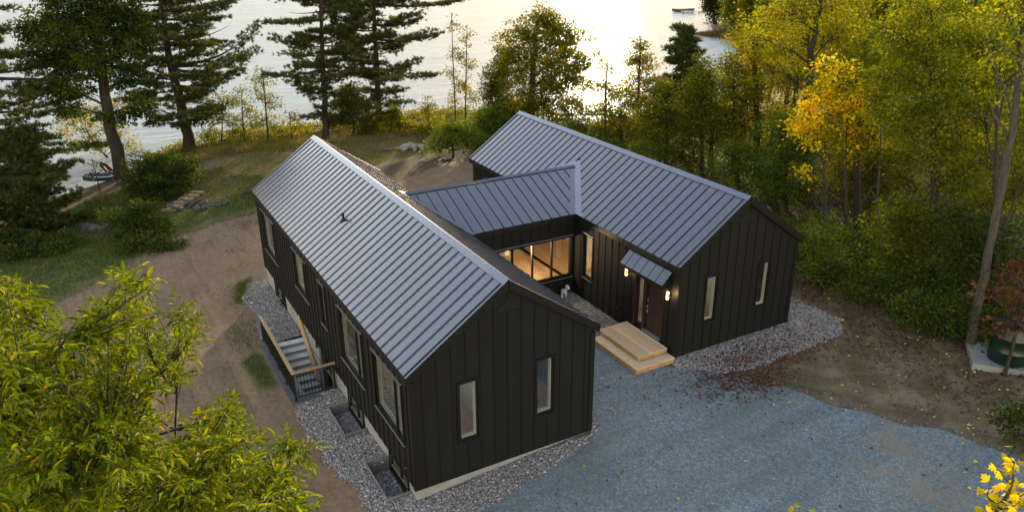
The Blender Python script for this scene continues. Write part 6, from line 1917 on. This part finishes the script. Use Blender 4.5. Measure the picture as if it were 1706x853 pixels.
REG = [(-60, 470), (30, 458), (62, 485), (105, 530), (150, 515), (172, 480), (196, 452), (235, 445), (258, 455), (252, 500), (290, 498), (312, 512), (338, 532), (328, 560), (308, 580), (318, 615), (290, 635), (255, 655), (262, 700), (285, 730), (325, 722), (340, 695), (352, 672), (385, 658), (398, 652), (410, 690), (432, 706), (480, 722), (508, 742), (512, 772), (495, 800), (530, 835), (530, 900), (-60, 900)]
r_ = np.random.default_rng(601); tips = []
while len(tips) < 540:
    x, y = r_.uniform(-60, 540), r_.uniform(440, 900)
    s = float(sdf_poly(REG, np.array([x]), np.array([y]))[0])
    if s < 3:
        continue
    if 250 < x < 345 and 560 < y < 660 and r_.uniform() < 0.5:
        continue
    f = (y - 440) / 420
    tips.append(at_dist(x, y + 6, r_.uniform(7.0, 10.2) - 1.0 * f + (0.3 if s < 15 else 0)))
for (x, y, d_) in ((215, 452, 8.6), (240, 450, 8.6), (205, 470, 8.5), (300, 508, 8.5), (325, 535, 8.4), (305, 520, 8.3), (388, 662, 7.9), (400, 680, 7.8), (505, 748, 7.7), (485, 735, 7.7), (30, 465, 8.8), (10, 470, 8.8), (155, 525, 8.3), (515, 842, 7.4)):
    tips.append(at_dist(x, y + 5, d_))
tc = at_dist(120, 830, 8.3)
tb = np.array((tc[0], tc[1], h1(tc[0], tc[1])))
top = at_dist(110, 600, 8.4)
limbs = [at_dist(*a) for a in ((210, 475, 8.6), (300, 530, 8.5), (30, 500, 8.8), (120, 560, 8.2), (270, 620, 8.2), (380, 690, 7.9), (480, 750, 7.7), (460, 820, 7.3), (330, 780, 7.4), (40, 680, 7.6), (180, 720, 7.3))]
near_tree('hickory_tree', 'near lime-green tree with narrow leaflets filling the lower left', tb, [tb, tb * 0.55 + top * 0.45 + np.array((.1, 0, 0)), tc * 0.4 + top * 0.6, top], 0.16, limbs, tips, 602, LT, LF, pinnate, 'leaf_front', 'bark_dark')


def maple_leaves(r_, Q):
    out_ = []
    for t in np.linspace(0.3, 1.0, 6):
        o = Q[min(6, int(round(t * 6)))]
        d = unit(r_.normal(0, 1, 3) + np.array((0, 0, 0.2))) ; L = r_.uniform(0.05, 0.095)
        out_.append(frame(o + d * 0.05, d + np.array((0, 0, -0.5)), np.array((0, 0, 1.0)) + r_.normal(0, 0.5, 3) - CF * 0.4, L, L * 0.95))
    return out_


r_ = np.random.default_rng(603)
tips = [at_dist(x + r_.normal(0, 6), y + r_.normal(0, 6), r_.uniform(7.2, 7.9)) for x, y in ((1692, 748), (1690, 778), (1700, 790), (1682, 800), (1695, 815), (1675, 825), (1700, 835), (1668, 845), (1690, 850), (1650, 845), (1710, 810), (1705, 860), (1680, 870), (1655, 875), (1720, 770), (1640, 880), (1700, 885), (1660, 815), (1672, 790))]
tc = at_dist(1725, 900, 7.8); tb = np.array((tc[0] + 0.5, tc[1], h1(tc[0] + .5, tc[1]))); top = at_dist(1715, 800, 7.7)
near_tree('maple_tree', 'golden maple leaves poking into the lower right corner', tb, [tb, tb * 0.5 + tc * 0.5, tc, top], 0.045, [at_dist(1690, 770, 7.6), at_dist(1665, 840, 7.5)], tips, 604, MT, MF, maple_leaves, 'leaf_gold', 'bark_grey')
tips = [at_dist(x, y, 8.4) for x, y in ((1332, 846), (1345, 850), (1370, 858), (1318, 862), (1350, 870))]
tc = at_dist(1345, 930, 8.4); tb = np.array((tc[0], tc[1], h1(tc[0], tc[1]))); top = at_dist(1345, 880, 8.4)
near_tree('young_tree', 'tip of a yellow-green young tree at the bottom edge over the drive', tb, [tb, tb * 0.5 + tc * 0.5, tc, top], 0.04, [at_dist(1335, 862, 8.4)], tips, 606, MT, MF, maple_leaves, 'leaf_yellowgreen', 'bark_grey')
